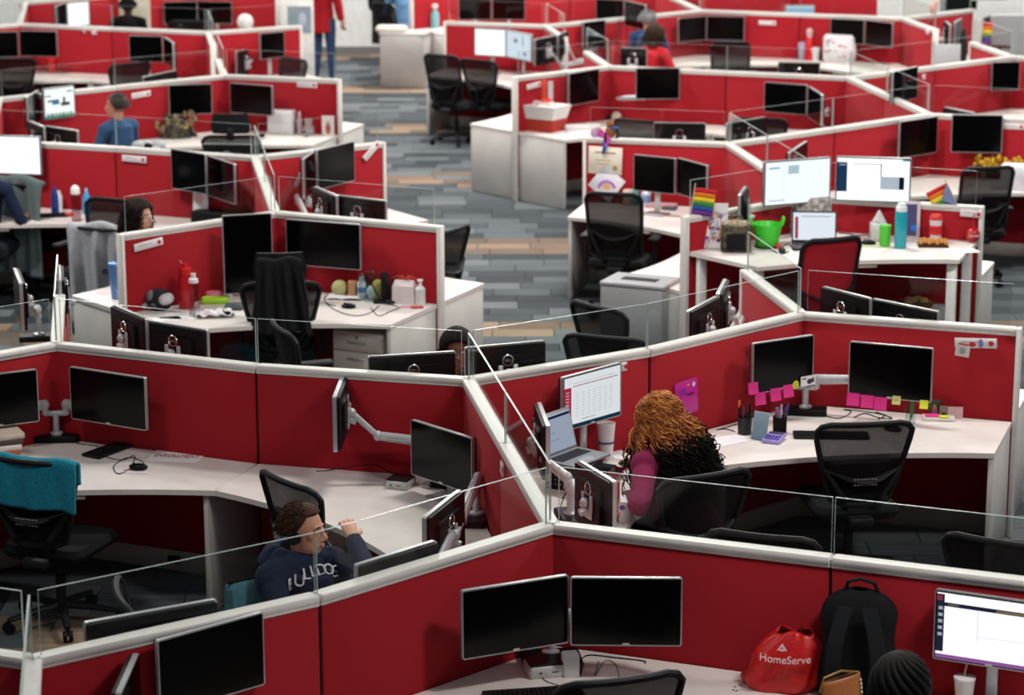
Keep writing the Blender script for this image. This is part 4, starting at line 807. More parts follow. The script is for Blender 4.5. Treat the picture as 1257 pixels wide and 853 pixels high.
    m.ell((0, .074, .028), (.048, .014, .009), 12, 6); m.ell((0, .080, -.058), (.023, .011, .006), 12, 6); m.ell((0, .079, -.068), (.02, .011, .007), 12, 6)
    for s in (-1, 1): m.ell((s*.044, .055, -.012), (.020, .02, .02), 10, 7); m.ell((s*.078, -.008, -.012), (.009, .018, .030), 10, 7)
    m.M = None
    m.tube([Hc+Vector((0, -.025, -.05)), neck+Vector((0, 0, .01)), neck+Vector((0, -.005, -.06))], [.054, .053, .066], 12)
    trunk(m, -.012); armm(m, -.006)
    if legs: legm(m, -.01)
    for i in (0, 1):
        fd = (tgt[i]-els[i]).normalized(); pn = Vector((0, 0, -1)) if abs(fd.z) < .8 else Vector((0, 1, 0))
        hand(m, tgt[i], fd, pn, (-1, 1)[i]*(1), curl[i])
    put(r, 'body', remesh('body', m, min(vox, .0062) if vox < .01 else vox*.8, mat(skin, .55, 0, 'skin'), 2))
    wr = lambda c: .0055*noise.noise(c*9)+.003*noise.noise(c*26)
    m = MB(); trunk(m, .008+bulk); armm(m, .007+bulk*.6, sleeve)
    if bulk: m.tube([hip+Vector((0, 0, -.2)), hip+Vector((0, 0, .06))], [.175+bulk, .165+bulk], 18, flat=.7)
    if not pants_vis or True: pass
    put(r, 'top', remesh('top', m, vox, mat(top, .95, 0, 'cloth'), 3, wr))
    if legs:
        m = MB(); m.tube([hip+Vector((0, 0, -.07)), hip+Vector((0, 0, .06))], [.15, .16], 18, flat=.74); legm(m, .006)
        put(r, 'trousers', remesh('trousers', m, vox*1.3, mat(trouser, .9, 0, 'cloth'), 3, wr))
        for i in (0, 1): part(r, 'shoe', lambda b: (b.ell(feet[i]+Vector((0, .05, -.045)), (.045, .12, .04), 12, 8), b.box(feet[i]+Vector((0, .05, -.075)), (.085, .25, .025), .01)), mat(shoes, .5))
    # face details
    hd = bpy.data.objects.new('head_detail', None)
    for s in (-1, 1):
        e = part(r, 'eye', lambda b: (setattr(b, 'mi', 0), b.ell((0, 0, 0), (.0125, .009, .0075), 12, 8), setattr(b, 'mi', 1), b.ell((0, .0065, 0), (.0055, .004, .0055), 10, 6)), [mat('e8e2dc', .3), mat('20140f', .3)], 'eye')
        e.matrix_local = HM @ Matrix.Translation((s*.030, .0775, .006)) @ Matrix.Rotation(-s*.25, 4, 'Z')
        e = part(r, 'eyebrow', lambda b: b.tube([(-.016, 0, 0), (0, .004, .004), (.016, 0, 0)], [.002, .0035, .002], 6), mat(hair[:6], .9, 0, 'hair'), 'brow'+hair)
        e.matrix_local = HM @ Matrix.Translation((s*.031, .0845, .030)) @ Matrix.Rotation(-s*.3, 4, 'Z')
    e = part(r, 'lips', lambda b: (b.ell((0, 0, .003), (.022, .006, .0035), 12, 6), b.ell((0, -.001, -.005), (.019, .006, .0045), 12, 6)), mat('a35a52' if skin > 'a' else '7a4038', .5), 'lips'+skin[0])
    e.matrix_local = HM @ Matrix.Translation((0, .0895, -.062))
    # hair
    hm = mat(hair, .7, 0, 'hair')
    def cap(m, g=.012):
        def f(a, b):
            th = 2*pi*a; ph = b*pi*.62
            y = cos(th); lim = 1.0
            if y > .0: lim = 1-(.54*min(1, y*1.5))     # open over the face
            ph *= lim
            return Vector(((.077+g)*sin(ph)*sin(th), -.014+(.096+g)*sin(ph)*cos(th), .026+(.088+g)*cos(ph)))
        m.sheet(f, 36, 12, -.014)
    if hairfn == 'short':
        m = MB(); cap(m, .003)
        rs = random.Random(5)
        for k in range(1100):
            th = rs.random()*2*pi; ph = rs.random()**.7*1.72; fc = cos(th)
            if fc > .0 and ph > 1.72-fc*1.45: continue
            p = Vector((.078*sin(ph)*sin(th), -.014+.097*sin(ph)*cos(th), .026+.09*cos(ph)))
            d = Vector((p.x*.5+.01*(rs.random()-.5), (.012 if p.y > .03 else -.02)+.02*(rs.random()-.5), -.022 if ph > .8 else .004)); nn = Vector((p.x, p.y, p.z-.026)).normalized()
            m.tube([p, p+d*.4+nn*.012, p+d*.9+nn*.014], [.0034, .003, .0012], 4, cap=False)
        o = put(r, 'hair', m.mesh('hair', [hm], True)); o.matrix_local = HM
    elif hairfn: hairfn(r, HM, hm)
    if glasses:
        def gl(m):
            for s in (-1, 1):
                P = [(s*.033+.024*cos(a)*1, .098-.004*abs(cos(a)), .004+.017*sin(a)) for a in [2*pi*i/18 for i in range(19)]]
                m.tube(P, .0013, 5, cap=False); m.tube([(s*.057, .095, .008), (s*.078, .05, .01), (s*.082, -.005, .008)], .0014, 5)
            m.tube([(-.009, .1, .006), (0, .103, .009), (.009, .1, .006)], .0013, 5)
        e = part(r, 'glasses', gl, mat('6d5a48', .35, .7)); e.matrix_local = HM
    if headset:
        def hs(m):
            R_ = .103
            m.tube([(R_*.93*sin(a), -.012, .022+R_*1.02*cos(a)) for a in [radians(-100+200*i/20) for i in range(21)]], .0085, 6, flat=.6)
            for s in (-1, 1): m.tube([(s*.083, -.008, -.012), (s*.104, -.008, -.012)], [.032, .03], 14)
            m.tube([(-.1, 0, -.02), (-.088, .05, -.05), (-.06, .098, -.072), (-.035, .115, -.076)], [.0035, .003, .003, .003], 6); m.ell((-.03, .116, -.076), (.012, .007, .007), 8, 6)
        e = part(r, 'headset', hs, mat('151618', .4), 'headset'); e.matrix_local = HM
    if extra: extra(r, dict(chest=chest, waist=waist, neck=neck, HM=HM, Hc=Hc, sh=sh, els=els, tgt=tgt, hip=hip))
    return r

# --- hooded man in front
def man_extra(r, q):
    def hood(m):
        m.sheet(lambda a, b: q['neck']+Vector((cos(2*pi*a)*(.085+.065*b), -.045+sin(2*pi*a)*(.075+.075*b)-.03*b, .03-.075*b+.03*sin(pi*b)-.02*max(0, sin(2*pi*a)))), 28, 6, .018)
    part(r, 'hood', hood, mat('232b45', .95, 0, 'cloth'), smooth=True)
    from mathutils.bvhtree import BVHTree
    gm = [c_ for c_ in r.children if c_.name.startswith('top')][0].data
    bv = BVHTree.FromPolygons([v.co for v in gm.vertices], [tuple(p.vertices) for p in gm.polygons])
    zc = q['chest'].z+.115
    for i, ch in enumerate('BULLDOGS'):
        x = (i-3.5)*.038; z = zc-x*x*2.2
        hit = bv.ray_cast(Vector((-x, 1, z)), Vector((0, -1, 0)))
        if hit[0] is None: continue
        n_ = hit[1]; yaw = atan2(n_.y, n_.x)+pi/2
        tx_ = text(r, 'lettering', ch, .078, mat('dcdce0', .8), hit[0]+n_*.010, (pi2-max(-.6, min(.6, n_.z)), 0, yaw), ext=.003)
man_head = G(374, 651, 1.17)
person('man', 'man in a navy hooded sweatshirt with glasses and headset, one hand raised, looking right', man_head, -22, -48, lean=-.10, skin='d09a7e', top='20283f', hair='3a2316', trouser='20242c',
       lh=G(430, 651, 1.12), lel=G(456, 706, 1.00), rh=None, rel=None, glasses=True, headset=True, extra=man_extra, curl=(.75, .5), vox=.008, bulk=.012)
# --- woman with long curly hair
def long_hair(r, HM, cols, L0, L1, n, rad, wid=(.03, .085), cutr=None, dark=None, w=.0044, gap=.75, backp=.16, lab=None, seg=30, vol=.16):
    m = MB(); rs = random.Random(3); mats = [mat(c_, .75, 0, 'hair') for c_ in cols]
    def f(a, b):
        th = 2*pi*a; ph = b*pi*.6*(1-.42*max(0, cos(th)))
        return Vector((.088*sin(ph)*sin(th), -.016+.106*sin(ph)*cos(th), .03+.1*cos(ph)))
    m.mi = 0; m.sheet(f, 30, 10, -.02)
    inv = HM.inverted().to_3x3(); dn = inv @ Vector((0, 0, -1)); back = inv @ Vector((0, -1, 0))
    for k in range(n):
        th = rs.uniform(gap, 2*pi-gap); ph0 = rs.uniform(.0, 1.5); L_ = rs.uniform(L0, L1); q0 = rs.random()*6; rd = rs.uniform(rad*.5, rad*1.3); frq = rs.uniform(5, 9)
        lift = 1.02+rs.random()*vol; th2 = th+rs.uniform(-.3, .3); A = []; Rr = []
        out = Vector((sin(th2), cos(th2), 0)); side = rs.uniform(*wid)
        for i in range(seg):
            t = i/(seg-1); s_ = min(1, t/.3); ph = ph0+(1.62-ph0)*s_
            c = Vector((.09*lift*sin(ph)*sin(th2), -.016+.108*lift*sin(ph)*cos(th2), .03+.103*lift*cos(ph)))
            u = max(0, (t-.3)/.7)
            c = c + dn*L_*u*(.9+.1*u) + out*side*sin(min(1, u*1.6)*pi/2) + back*(backp*u if cos(th2) < .3 else .03*u)
            a = q0+2*pi*frq*t; c = c+Vector((cos(a), sin(a), .5*cos(a*1.3)))*rd*min(1, t*5+.3); A.append(c); Rr.append(w*(1-.4*t))
        mi = 0 if rs.random() < .55 or len(cols) < 3 else 2
        if dark:
            cut = int(seg*rs.uniform(*dark)); cut = int(cut*.85) if out.x > .3 else cut
            m.mi = mi; m.tube(A[:cut], Rr[:cut], 4, cap=False); m.mi = 1; m.tube(A[cut-1:], Rr[cut-1:], 4, cap=False)
        else: m.mi = mi; m.tube(A, Rr, 4, cap=False)
    o = put(r, 'hair', m.mesh('hair', mats, True), lab=lab); o.matrix_local = HM
def curly(r, HM, hm): long_hair(r, HM, ['8f4f1f', '14100f', 'bf7a34'], .30, .47, 700, .014, (.03, .10), dark=(.48, .66), lab='long curly hair, copper at the crown and black below', seg=44, vol=.2)
ch_w = CH['woman']
whead = G(806, 516, 1.17)
person('woman', 'woman with long copper and black curly hair, magenta top and headset, bent towards her screen', whead, 168, 150, lean=.42, skin='6e4534', top='7d1245', hair='14100f', trouser='0e0e12',
       lh=G(762, 586, .77), lel=G(782, 634, .80), rh=G(783, 566, .77), hairfn=curly, headset=True, vox=.009, pitch=-.25, bulk=.018)
# --- woman with a bun at the bottom right
def bun(r, HM, hm):
    m = MB(); rs = random.Random(2)
    m.sheet(lambda a, b: Vector((.086*sin(b*pi*.6*(1-.35*max(0, cos(2*pi*a))))*sin(2*pi*a), -.014+.104*sin(b*pi*.6*(1-.35*max(0, cos(2*pi*a))))*cos(2*pi*a), .03+.099*cos(b*pi*.6*(1-.35*max(0, cos(2*pi*a)))))), 30, 10, -.02)
    for k in range(17):       # braids sweeping up and swirling into the crown
        a0 = 2*pi*k/17; P = []
        for i in range(12):
            t = i/11; ph = 1.7*(1-t)+.08; P.append(Vector((.104*sin(ph)*sin(a0+t*1.5), -.014+.122*sin(ph)*cos(a0+t*1.5), .04+.125*cos(ph))))
        m.tube(P, [.019-.008*i/11 for i in range(12)], 7)
    m.ell((0, -.02, .155), (.04, .04, .022), 12, 8)
    o = put(r, 'hair', m.mesh('hair', [hm], True), lab='black braids wound into a bun'); o.matrix_local = HM
person('bun', 'person with black braided bun seated below the lit monitor at the bottom edge', G(1106, 852, 1.14), 62, lean=.1, skin='5c3b2c', top='1a1a1f', hair='0d0b0b', hairfn=bun, vox=.012)
# --- woman in glasses behind the middle row
def straight(r, HM, hm, L_=.3, cur=.004, n=300, w=.005, col=('0f0c0c',)): long_hair(r, HM, list(col), L_*.6, L_, n, max(cur, .004), (.0, .03), w=w, gap=1.0, backp=.02, seg=18, vol=.08)
person('glasses', 'dark-haired woman in glasses and headset looking out between two monitor backs', G(561, 431, 1.15), -86, lean=.05, skin='7a4c39', top='23242b', hair='0f0c0c', hairfn=lambda r, H, h: straight(r, H, h, .22), glasses=True, headset=True, vox=.011)
person('smile', 'woman with dark curly hair and black top behind the glass above the name plate', G(172, 266, 1.20), -28, -10, lean=.1, skin='d8a892', top='141417', hair='241815', hairfn=lambda r, H, h: straight(r, H, h, .24, .02, 420, .0055, ('241815',)), vox=.011)
person('navy', 'person in navy shirt at the left edge, arm reaching to the keyboard', G(-16, 203, 1.20), 80, 78, lean=.2, skin='8a5f4c', top='1d2740', hair='15110f', rh=G(36, 262, .76), vox=.012, sleeve=.35)
person('blue', 'man with short greying hair in a blue shirt seen from the side', G(142, 131, 1.24), 172, 140, lean=.1, skin='c98d74', top='35577f', hair='4c4440', vox=.013, sleeve=.3)
stn = G(398, 104, 0)
person('stand', 'person standing in a red jacket and blue jeans by the white wall', stn+Vector((0, 0, 1.62)), 80, 70, lean=.0, skin='c08a72', top='b0121f', hair='2a201c', trouser='28456b', stand=True, vox=.014, bulk=.035)
person('olive', 'person in a dark olive jacket seated at the far wall beside the aisle', G(470, -28, 1.25), 60, lean=.05, skin='b07c64', top='23271e', hair='171310', vox=.015, bulk=.03)
person('lblue', 'person in a light blue shirt partly hidden by the far red partition', G(494, -22, 1.22), 100, lean=.05, skin='b07c64', top='6d9ac6', hair='2a1d16', vox=.015)
person('wred', 'woman with wavy brown hair in a bright red top, seen from the side', G(806, 44, 1.2), 20, 40, lean=.1, skin='c08a72', top='c81726', hair='3a2a20', hairfn=lambda r, H, h: straight(r, H, h, .12, .016, 300, .006, ('3a2a20',)), vox=.013)
person('grey', 'grey-haired person in a navy top behind the woman in red', G(796, 25, 1.33), 70, lean=.1, skin='c0937c', top='24406a', hair='8d8d90', vox=.014)
person('black', 'person in black with dark hair at the top left in front of a cream board', G(157, 8, 1.24), 95, lean=.1, skin='4a3028', top='131214', hair='0c0b0b', vox=.015)
# ---------------------------------------------------------------- things on desks
DZ = .7205
def at(u, v, z=None):
    z = DZ if z is None else z; p = G(u, v, z); q = p.copy()
    for i in range(20):        # a thing whose foot would stand inside a partition moves to its near side
        if crossing(Vector((q.x, q.y, 0)), z) > -.25 and clear(Vector((q.x, q.y, 0))) > .075: return q
        if crossing(Vector((q.x, q.y, 0)), z) > -.25 and i == 0 and q.z > RH: return q
        q = q + Vector((-q.x, -q.y, 0)).normalized()*.025
    return p
def bx(name, lab, cat, u, v, size, col, rz=0, z=None, rough=.5, bev=.004, kind='plain', group=None, lift=0):
    z = DZ if z is None else z
    p = at(u, v, z); return solo(name, lab, cat, lambda m: m.box((0, 0, size[2]/2), size, bev), mat(col, rough, 0, kind), (p.x, p.y, z+lift), radians(rz), group)
def slip(name, lab, cat, u, v, w, d, rz, col='ebe9ee', z=None, print_=None, curl=.0, group=None):
    z = DZ if z is None else z
    p = at(u, v, z); r = T(name, lab, cat, (p.x, p.y, z+.001), radians(rz), group)
    part(r, 'sheet', lambda m: m.sheet(lambda a, b: ((a-.5)*w, (b-.5)*d, .001+curl*(a-.5)**2+curl*.5*b*b), 6, 6, .0006), mat(col, .8))
    if print_: 
        t_ = text(r, 'lettering', print_[0], print_[1], mat(print_[2], .8), (0, 0, .003+curl*.45), (0, 0, 0), ext=.0002)
        if w > .28: t_.scale = (1, 2.1, 1)     # tall condensed capitals
    return r
def cable(lab, pts, r=.003, z=None, col='0b0b0c', group=None):
    z = DZ if z is None else z
    P = [at(u, v, z+(h[0] if h else 0)) for u, v, *h in pts]; P = [Vector(p)+Vector((0, 0, r)) for p in P]; Q = []
    for i in range(len(P)-1):
        a = P[max(i-1, 0)]; b, c = P[i], P[i+1]; d = P[min(i+2, len(P)-1)]
        for k in range(6):
            t = k/6; Q.append(.5*((2*b)+(c-a)*t+(2*a-5*b+4*c-d)*t*t+(3*b-a-3*c+d)*t**3))
    Q.append(P[-1]); return solo('cable', lab, 'cable', lambda m: m.tube(Q, r, 6), mat(col, .6), group=group)
def keyboard(lab, u, v, rz, z=None, w=.43, d=.13):
    z = DZ if z is None else z
    p = at(u, v, z); r = T('keyboard', lab, 'keyboard', (p.x, p.y, z+.001), radians(rz))
    part(r, 'tray', lambda m: m.box((0, 0, .009), (w, d, .016), .005), M_PLAST, 'kbt%.2f' % w)
    part(r, 'keys', lambda m: [m.box((-w/2+.02+(w-.04)*(i+.5)/19, -d/2+.014+(d-.028)*(j+.5)/6, .019), ((w-.04)/19*.82, (d-.028)/6*.8, .006), .0015) for i in range(19) for j in range(6)], mat('141416', .6), 'kbk%.2f' % w, kind='stuff')
def mouse(lab, u, v, rz=0, z=None):
    z = DZ if z is None else z
    p = at(u, v, z); r = T('computer_mouse', lab, 'mouse', (p.x, p.y, z+.001), radians(rz))
    part(r, 'shell', lambda m: m.ell((0, 0, .014), (.031, .055, .02), 16, 10), mat('0d0d0e', .35), 'mouse'); part(r, 'wheel', lambda m: m.cyl((-.003, .028, .03), (.003, .028, .03), .008), M_DGREY, 'mwheel')
def bottle(name, lab, u, v, prof, col, lid=None, lidprof=None, z=None, rough=.3, kind='plain', straw=None, band=None, cat='bottle', sc=1.0):
    z = DZ if z is None else z
    p = at(u, v, z); r = T(name, lab, cat, (p.x, p.y, z+.0005)); r.scale = (sc,)*3
    part(r, 'vessel', lambda m: m.lathe(prof), mat(col, rough, 0, kind), smooth=None)
    if lid: part(r, 'lid', lambda m: m.lathe(lidprof), mat(lid, .4))
    if straw: part(r, 'straw', lambda m: m.tube([(0, 0, prof[-1][1]*.3), (0, 0, prof[-1][1]+.03), (straw[1], 0, prof[-1][1]+.08)], .004, 6), mat(straw[0], .5))
    if band: part(r, 'sleeve', lambda m: m.lathe([(band[1], band[2]), (band[1], band[3])]), mat(band[0], .5))
    return r
BT = [(.03, 0), (.033, .006), (.033, .15), (.024, .17), (.014, .185), (.014, .2)]
TUM = [(.030, 0), (.034, .005), (.045, .2)]
CUP = [(.028, 0), (.030, .004), (.041, .115)]
# --- front desk
p = at(671, 826)
def minipc(lab, u, v, rz, w=.2, d=.19, h=.05):
    p = at(u, v); r = T('mini_computer', lab, 'computer', (p.x, p.y, DZ), radians(rz))
    part(r, 'case', lambda m: m.box((0, 0, h/2), (w, d, h), .008), mat('cfcdca', .4, .2, 'metal')); part(r, 'lid', lambda m: m.box((0, 0, h+.004), (w-.006, d-.006, .008), .004), M_BLKM)
    part(r, 'port', lambda m: (m.box((-w*.25, -d/2-.0005, h*.5), (.014, .002, .006)), m.box((w*.1, -d/2-.0005, h*.5), (.03, .002, .004))), M_BLK)
minipc('silver and black mini computer under the front pair of monitors', 672, 826, 14, .19, .13, .055)
minipc('small silver computer with black lid beside the turned monitor', 492, 597, -20, .13, .13, .045)
keyboard('black keyboard half cut by the bottom edge', 655, 855, 10)
bx('cable_box', 'white plastic box behind the silver computer at the bottom edge', 'box', 700, 828, (.07, .07, .1), 'e6e4e2', 10)
bx('wire_bundle', 'dark plug lump behind the silver computer at the bottom edge', 'plug', 651, 803, (.05, .06, .07), '16161a', 20)
cable('thin black cable running right from the front mini computer', [(700, 806), (715, 812), (712, 830), (718, 806), (760, 801), (790, 785), (792, 778)])
cable('thin grey cable looping over the front mini computer', [(655, 805), (662, 822), (668, 835), (690, 843)], .002, col='2a2a2c')
cable('pale grey cable loop behind the front chair', [(735, 812), (730, 830), (742, 812), (755, 815), (760, 832)], .002, col='6a6a6c')
for i, (du, dv) in enumerate(((902, 843), (908, 841), (904, 848), (900, 847))): bx('sticker', 'tiny black sticker marks on the worktop left of the red bag', 'sticker', du, dv, (.012, .008, .001), '1a1a1c', 30*i, bev=0, group='tiny sticker marks by the red bag')
# red drawstring bag
p = at(957, 843); r = T('drawstring_bag', 'shiny red drawstring bag slumped on the front worktop', 'bag', (p.x, p.y, DZ), radians(-14))
def bag(m):
    def f(a, b):
        th = 2*pi*a; z = .28*b; rr = (.175-.02*b) * (1 if b < .55 else 1-(b-.55)**1.6*1.9); rr = max(rr, .018)
        rr *= 1+.07*sin(5*th+3*b)+.05*sin(9*th-5*b)+.04*noise.noise(Vector((cos(th)*3, sin(th)*3, b*5)))
        if b < .12: rr *= .86+b
        return (rr*cos(th)+.09*b-.03*b*b, rr*.55*sin(th), z*.94+.012*sin(3*th)*b)
    m.sheet(f, 48, 22, .003)
part(r, 'sack', bag, mat('d3181c', .38, 0, 'cloth'), smooth=True)
tx = text(r, 'lettering', 'HomeServe', .046, mat('f2dcdc', .7), (.035, -.112, .165), (radians(78), radians(0), radians(4)), ext=.0045, bend=-.9)
part(r, 'logo', lambda m: (m.prism([(-.022, 0), (0, .03), (.022, 0), (.014, 0), (0, .018), (-.014, 0)], 0, .006), m.prism([(-.008, -.002), (.008, -.002), (.008, .007), (-.008, .007)], 0, .006)), mat('f2dcdc', .7), None, (.02, -.103, .205), (radians(74), 0, 0))
part(r, 'drawstring', lambda m: m.tube([(.07, .0, .26), (.09, .0, .28), (.14, -.02, .2), (.17, -.03, .05), (.2, -.05, .01)], .004, 6), mat('16110f', .7))
# backpack
p = at(1052, 838); r = T('backpack', 'large black backpack standing upright against the front partition', 'backpack', (p.x, p.y+.0, DZ), radians(-12)); r.scale = (1, 1, .93)
def bp_(m):
    def f(a, b):
        th = 2*pi*a; z = .50*b; w_ = .165*(1-.1*abs(b-.35)) * (1 if b < .72 else sqrt(max(0, 1-((b-.72)/.285)**2))); d_ = .11*(1.15-.45*b) * (1 if b < .72 else sqrt(max(.0, 1-((b-.72)/.3)**2)))
        c, s = cos(th), sin(th); e = .6
        return (w_*abs(c)**e*(1 if c > 0 else -1)+.01*sin(b*9+th), d_*abs(s)**e*(1 if s > 0 else -1), z)
    m.sheet(f, 44, 22, .004)
part(r, 'shell', bp_, mat('17181a', .85, 0, 'cloth'), smooth=True)
for s in (-1, 1): part(r, 'shoulder_strap', lambda m: m.sheet(lambda a, b: Vector((s*(.05+.045*sin(b*2.6))+(a-.5)*.065, -.115-.035*sin(b*pi)+.05*(1-b)*0, .45-.44*b)), 3, 14, .014), mat('242629', .9, 0, 'cloth'), lab='padded charcoal strap')
part(r, 'top_handle', lambda m: m.tube([(-.06, 0, .49), (-.05, -.01, .535), (0, -.01, .55), (.06, 0, .53), (.085, .01, .46)], .009, 8), mat('1d1e20', .7))
part(r, 'zip', lambda m: m.tube([(.1+.07*sin(t*.16), .03, .02+.026*t) for t in range(17)], .004, 5), mat('2c2d30', .5))
# clutch
p = G(1031, 880, DZ); r = T('clutch_bag', 'small tan leather clutch with gold studs and clasp frame', 'bag', (p.x, p.y, DZ), radians(20)); r.scale = (1.15, 1.15, 1.35)
part(r, 'pouch', lambda m: m.sheet(lambda a, b: (( .085*(1-.1*b))*cos(2*pi*a), .028*(1-.5*b)*sin(2*pi*a), .13*b*(1+.08*cos(2*pi*a))), 26, 8, .003), mat('a8612e', .4, 0, 'cloth'), smooth=True)
part(r, 'frame', lambda m: m.tube([(-.085, 0, .09), (-.07, 0, .135), (0, 0, .152), (.07, 0, .14), (.085, 0, .09)], .004, 6), mat('c9a55a', .3, .8))
part(r, 'studs', lambda m: [m.ell((.088-.002*i, -.01, .02+.014*i), (.005,)*3, 8, 5) for i in range(8)], mat('e8dcc0', .3, .5))
bottle('drink_cup', 'clear cup with pink straw at the bottom right corner', 1183, 862, CUP, 'd9d2d4', 'e8e4e6', [(.043, .115), (.042, .122), (.02, .124)], straw=('d98a8a', .012), cat='cup', sc=1.1)
bx('notepad', 'bright yellow pad edge beside the drink cup', 'notepad', 1150, 866, (.14, .1, .02), 'd8a826', 10)
# --- teal towel desk
keyboard('black keyboard lying askew beside the left twin arm', 136, 553, 58, w=.36)
slip('paper_sheet', 'printed sheet under the computer mouse on the left worktop', 'paper', 164, 578, .19, .1, -6, 'ded2d6', print_=('SS  TEAM', .03, 'b06a78'))
mouse('black mouse lying on a printed sheet', 170, 576, 80, z=DZ+.004)
slip('paper_sign', 'white sheet printed in red, lying flat before the left partition', 'paper', 217, 556, .30, .24, -8, 'f2eef0', print_=('ENROLLMENT', .042, '98182c'))

cable('tangled black mouse cable', [(118, 545), (128, 560), (150, 565), (165, 560), (160, 575), (145, 582), (140, 572), (158, 562), (176, 568), (172, 575)], .0025)
cable('black cable behind the left keyboard', [(95, 545), (112, 537), (122, 548)], .0025)
for i in range(5): bx('magazine', ('glossy magazine, topmost of the colourful stack at the left edge' if i == 4 else 'magazine within the colourful stack at the left edge'), 'magazine', 2, 560-1, (.21, .27, .03), ('8a7a6a', 'b8552c', 'ddd7cf', '4a3a34', 'c9b8a8')[i], 6+5*i, z=DZ, lift=.031*i, bev=.002, group=None if i == 4 else 'magazines under the topmost one at the left edge')
# teal towel over the chair
cp, cf = CH['towel']
def drape(cp, cf, halfw, ztop, front, back, thick, rip, seed=0, y0=-.27, taper=0):
    M_ = Matrix.Translation(cp) @ Matrix.Rotation(radians(cf-90), 4, 'Z')
    def f(a, b):
        s = b*(front+back); x = (a-.5)*2*halfw*(1-taper*abs(s-back)/max(front, back)); rr = .035
        n_ = rip*(sin(a*17+seed)+.6*sin(a*31+b*3+seed*2))*min(1, abs(s-back)*5+.1)
        if s < back: y, z = y0-rr+n_-.05*(back-s), ztop-(back-s)
        elif s < back+rr*3: t = (s-back)/(rr*3); y, z = y0-rr*cos(pi*t), ztop+rr*sin(pi*t)
        else: y, z = y0+rr+n_, ztop-(s-back-rr*3)
        return M_ @ Vector((x, y, z-.02*abs(a-.5)*2+.012*sin(a*9+seed)))
    return lambda m: m.sheet(f, 44, 30, thick)
solo('towel', 'teal towel folded over the back of the left chair', 'towel', drape(cp, cf, .3, 1.0, .2, .24, .022, .006, y0=-.28), mat('0e7c92', .98, 0, 'terry'), smooth=True)
cp, cf = CH['jacket']
solo('jacket', 'dark quilted jacket hanging from the headrest of the chair', 'jacket', drape(cp, cf, .15, 1.17, .04, .50, .02, .02, 1, y0=-.335, taper=-.45), mat('1b1c1f', .9, 0, 'cloth'), smooth=True)
cp, cf = CH['jack2']; cp = cp+Vector((.03, 0, 0))
solo('jacket', 'grey-green jacket hung over the chair at the left edge', 'jacket', drape(cp, cf, .31, 1.05, .1, .8, .03, .026, 2, y0=-.29), mat('5d6b6c', .95, 0, 'cloth'), smooth=True)
cp, cf = CH['hood']
solo('sweater', 'light grey hooded sweater hung over the chair beside the smiling woman', 'sweater', drape(cp, cf, .27, 1.02, .1, .75, .02, .022, 3, y0=-.28, taper=.1), mat('a3a5aa', .95, 0, 'cloth'), smooth=True)
p = G(306, 716, .95); solo('chair_cover', 'teal padded chair corner behind the hooded man\'s shoulder', 'chair', lambda m: m.box((0, 0, -.3), (.22, .06, .62), .028), mat('3f7480', .9, 0, 'cloth'), p+Vector((-.02, .02, .0)), radians(35))
# --- desk B1 left
cable('black cable arching over the worktop behind the hooded man', [(388, 577), (400, 572), (425, 565, .03), (458, 560, .06), (475, 572, .03), (490, 582)])
bottle('coaster', 'round silver disc with short peg below the turned monitor', 534, 596, [(.075, 0), (.075, .006), (.02, .012), (.018, .1)], 'a9a9ac', rough=.25, cat='stand')
def plate(lab, u, v, seg, w, h, rot=0, col='e6e0e0', spot='c0202c', z=None, word=None, side=-1):
    a, b = N[seg[0]], N[seg[1]]; d = (b-a).normalized(); n = Vector((d.y, -d.x, 0)); n = n if n.y < 0 or (side == 1 and n.y > 0) else -n
    if side == 1 and n.y < 0: n = -n
    lo, hi = .3, 1.6        # height at which the sight line meets the fabric face
    for _ in range(40):
        mid = (lo+hi)/2; q = G(u, v, mid); dist = (Vector((q.x, q.y, 0))-a).dot(n)
        if (dist > .04): hi = mid
        else: lo = mid
        if n.y > 0: pass
    q = G(u, v, (lo+hi)/2); ang = atan2(-n.x*-1, 0)
    yaw = atan2(n.y, n.x)+pi/2
    r = T('name_plate' if word is None else 'wall_sign', lab, 'sign', Vector((q.x, q.y, (lo+hi)/2)), 0, rot=(0, radians(rot), yaw))
    part(r, 'board', lambda m: m.box((0, -.003, 0), (w, .008, h), .002), mat(col, .4))
    if spot: part(r, 'mark', lambda m: (m.ell((w*.36, -.008, 0), (h*.28, .002, h*.28), 10, 6)), mat(spot, .6)); part(r, 'print', lambda m: m.box((-w*.12, -.0075, h*.12), (w*.45, .001, h*.08)), mat('9a8a8e', .7))
    return r
plate('white name plate on the slanting partition near the woman\'s laptop', 617, 575, ('T', 'A1'), .08, .06)
plate('small white tag pinned beside the top corner of the woman\'s lit monitor', 764, 450, ('B1', 'B1s'), .06, .05)
r = plate('long white sign with coloured stickers on the right end of the middle partition', 1198, 421, ('B2', 'BE'), .25, .06, -3, word='x', spot='c8283a')
part(r, 'sticker', lambda m: m.ell((.03, -.009, 0), (.015, .002, .028), 10, 6), mat('8a86c0', .6)); part(r, 'sticker', lambda m: m.ell((-.02, -.009, -.008), (.022, .002, .015), 10, 6), mat('c8283a', .6))
r = plate('creased paper note pinned under the long white sign', 1182, 428, ('B2', 'BE'), .085, .095, 6, col='ecdcd8', word='x', spot=None)
part(r, 'drawing', lambda m: m.ell((0, -.009, -.01), (.02, .001, .022), 12, 6), mat('9aa8a4', .7)); part(r, 'drawing', lambda m: m.box((0, -.008, .03), (.06, .001, .012)), mat('d05a6a', .7))
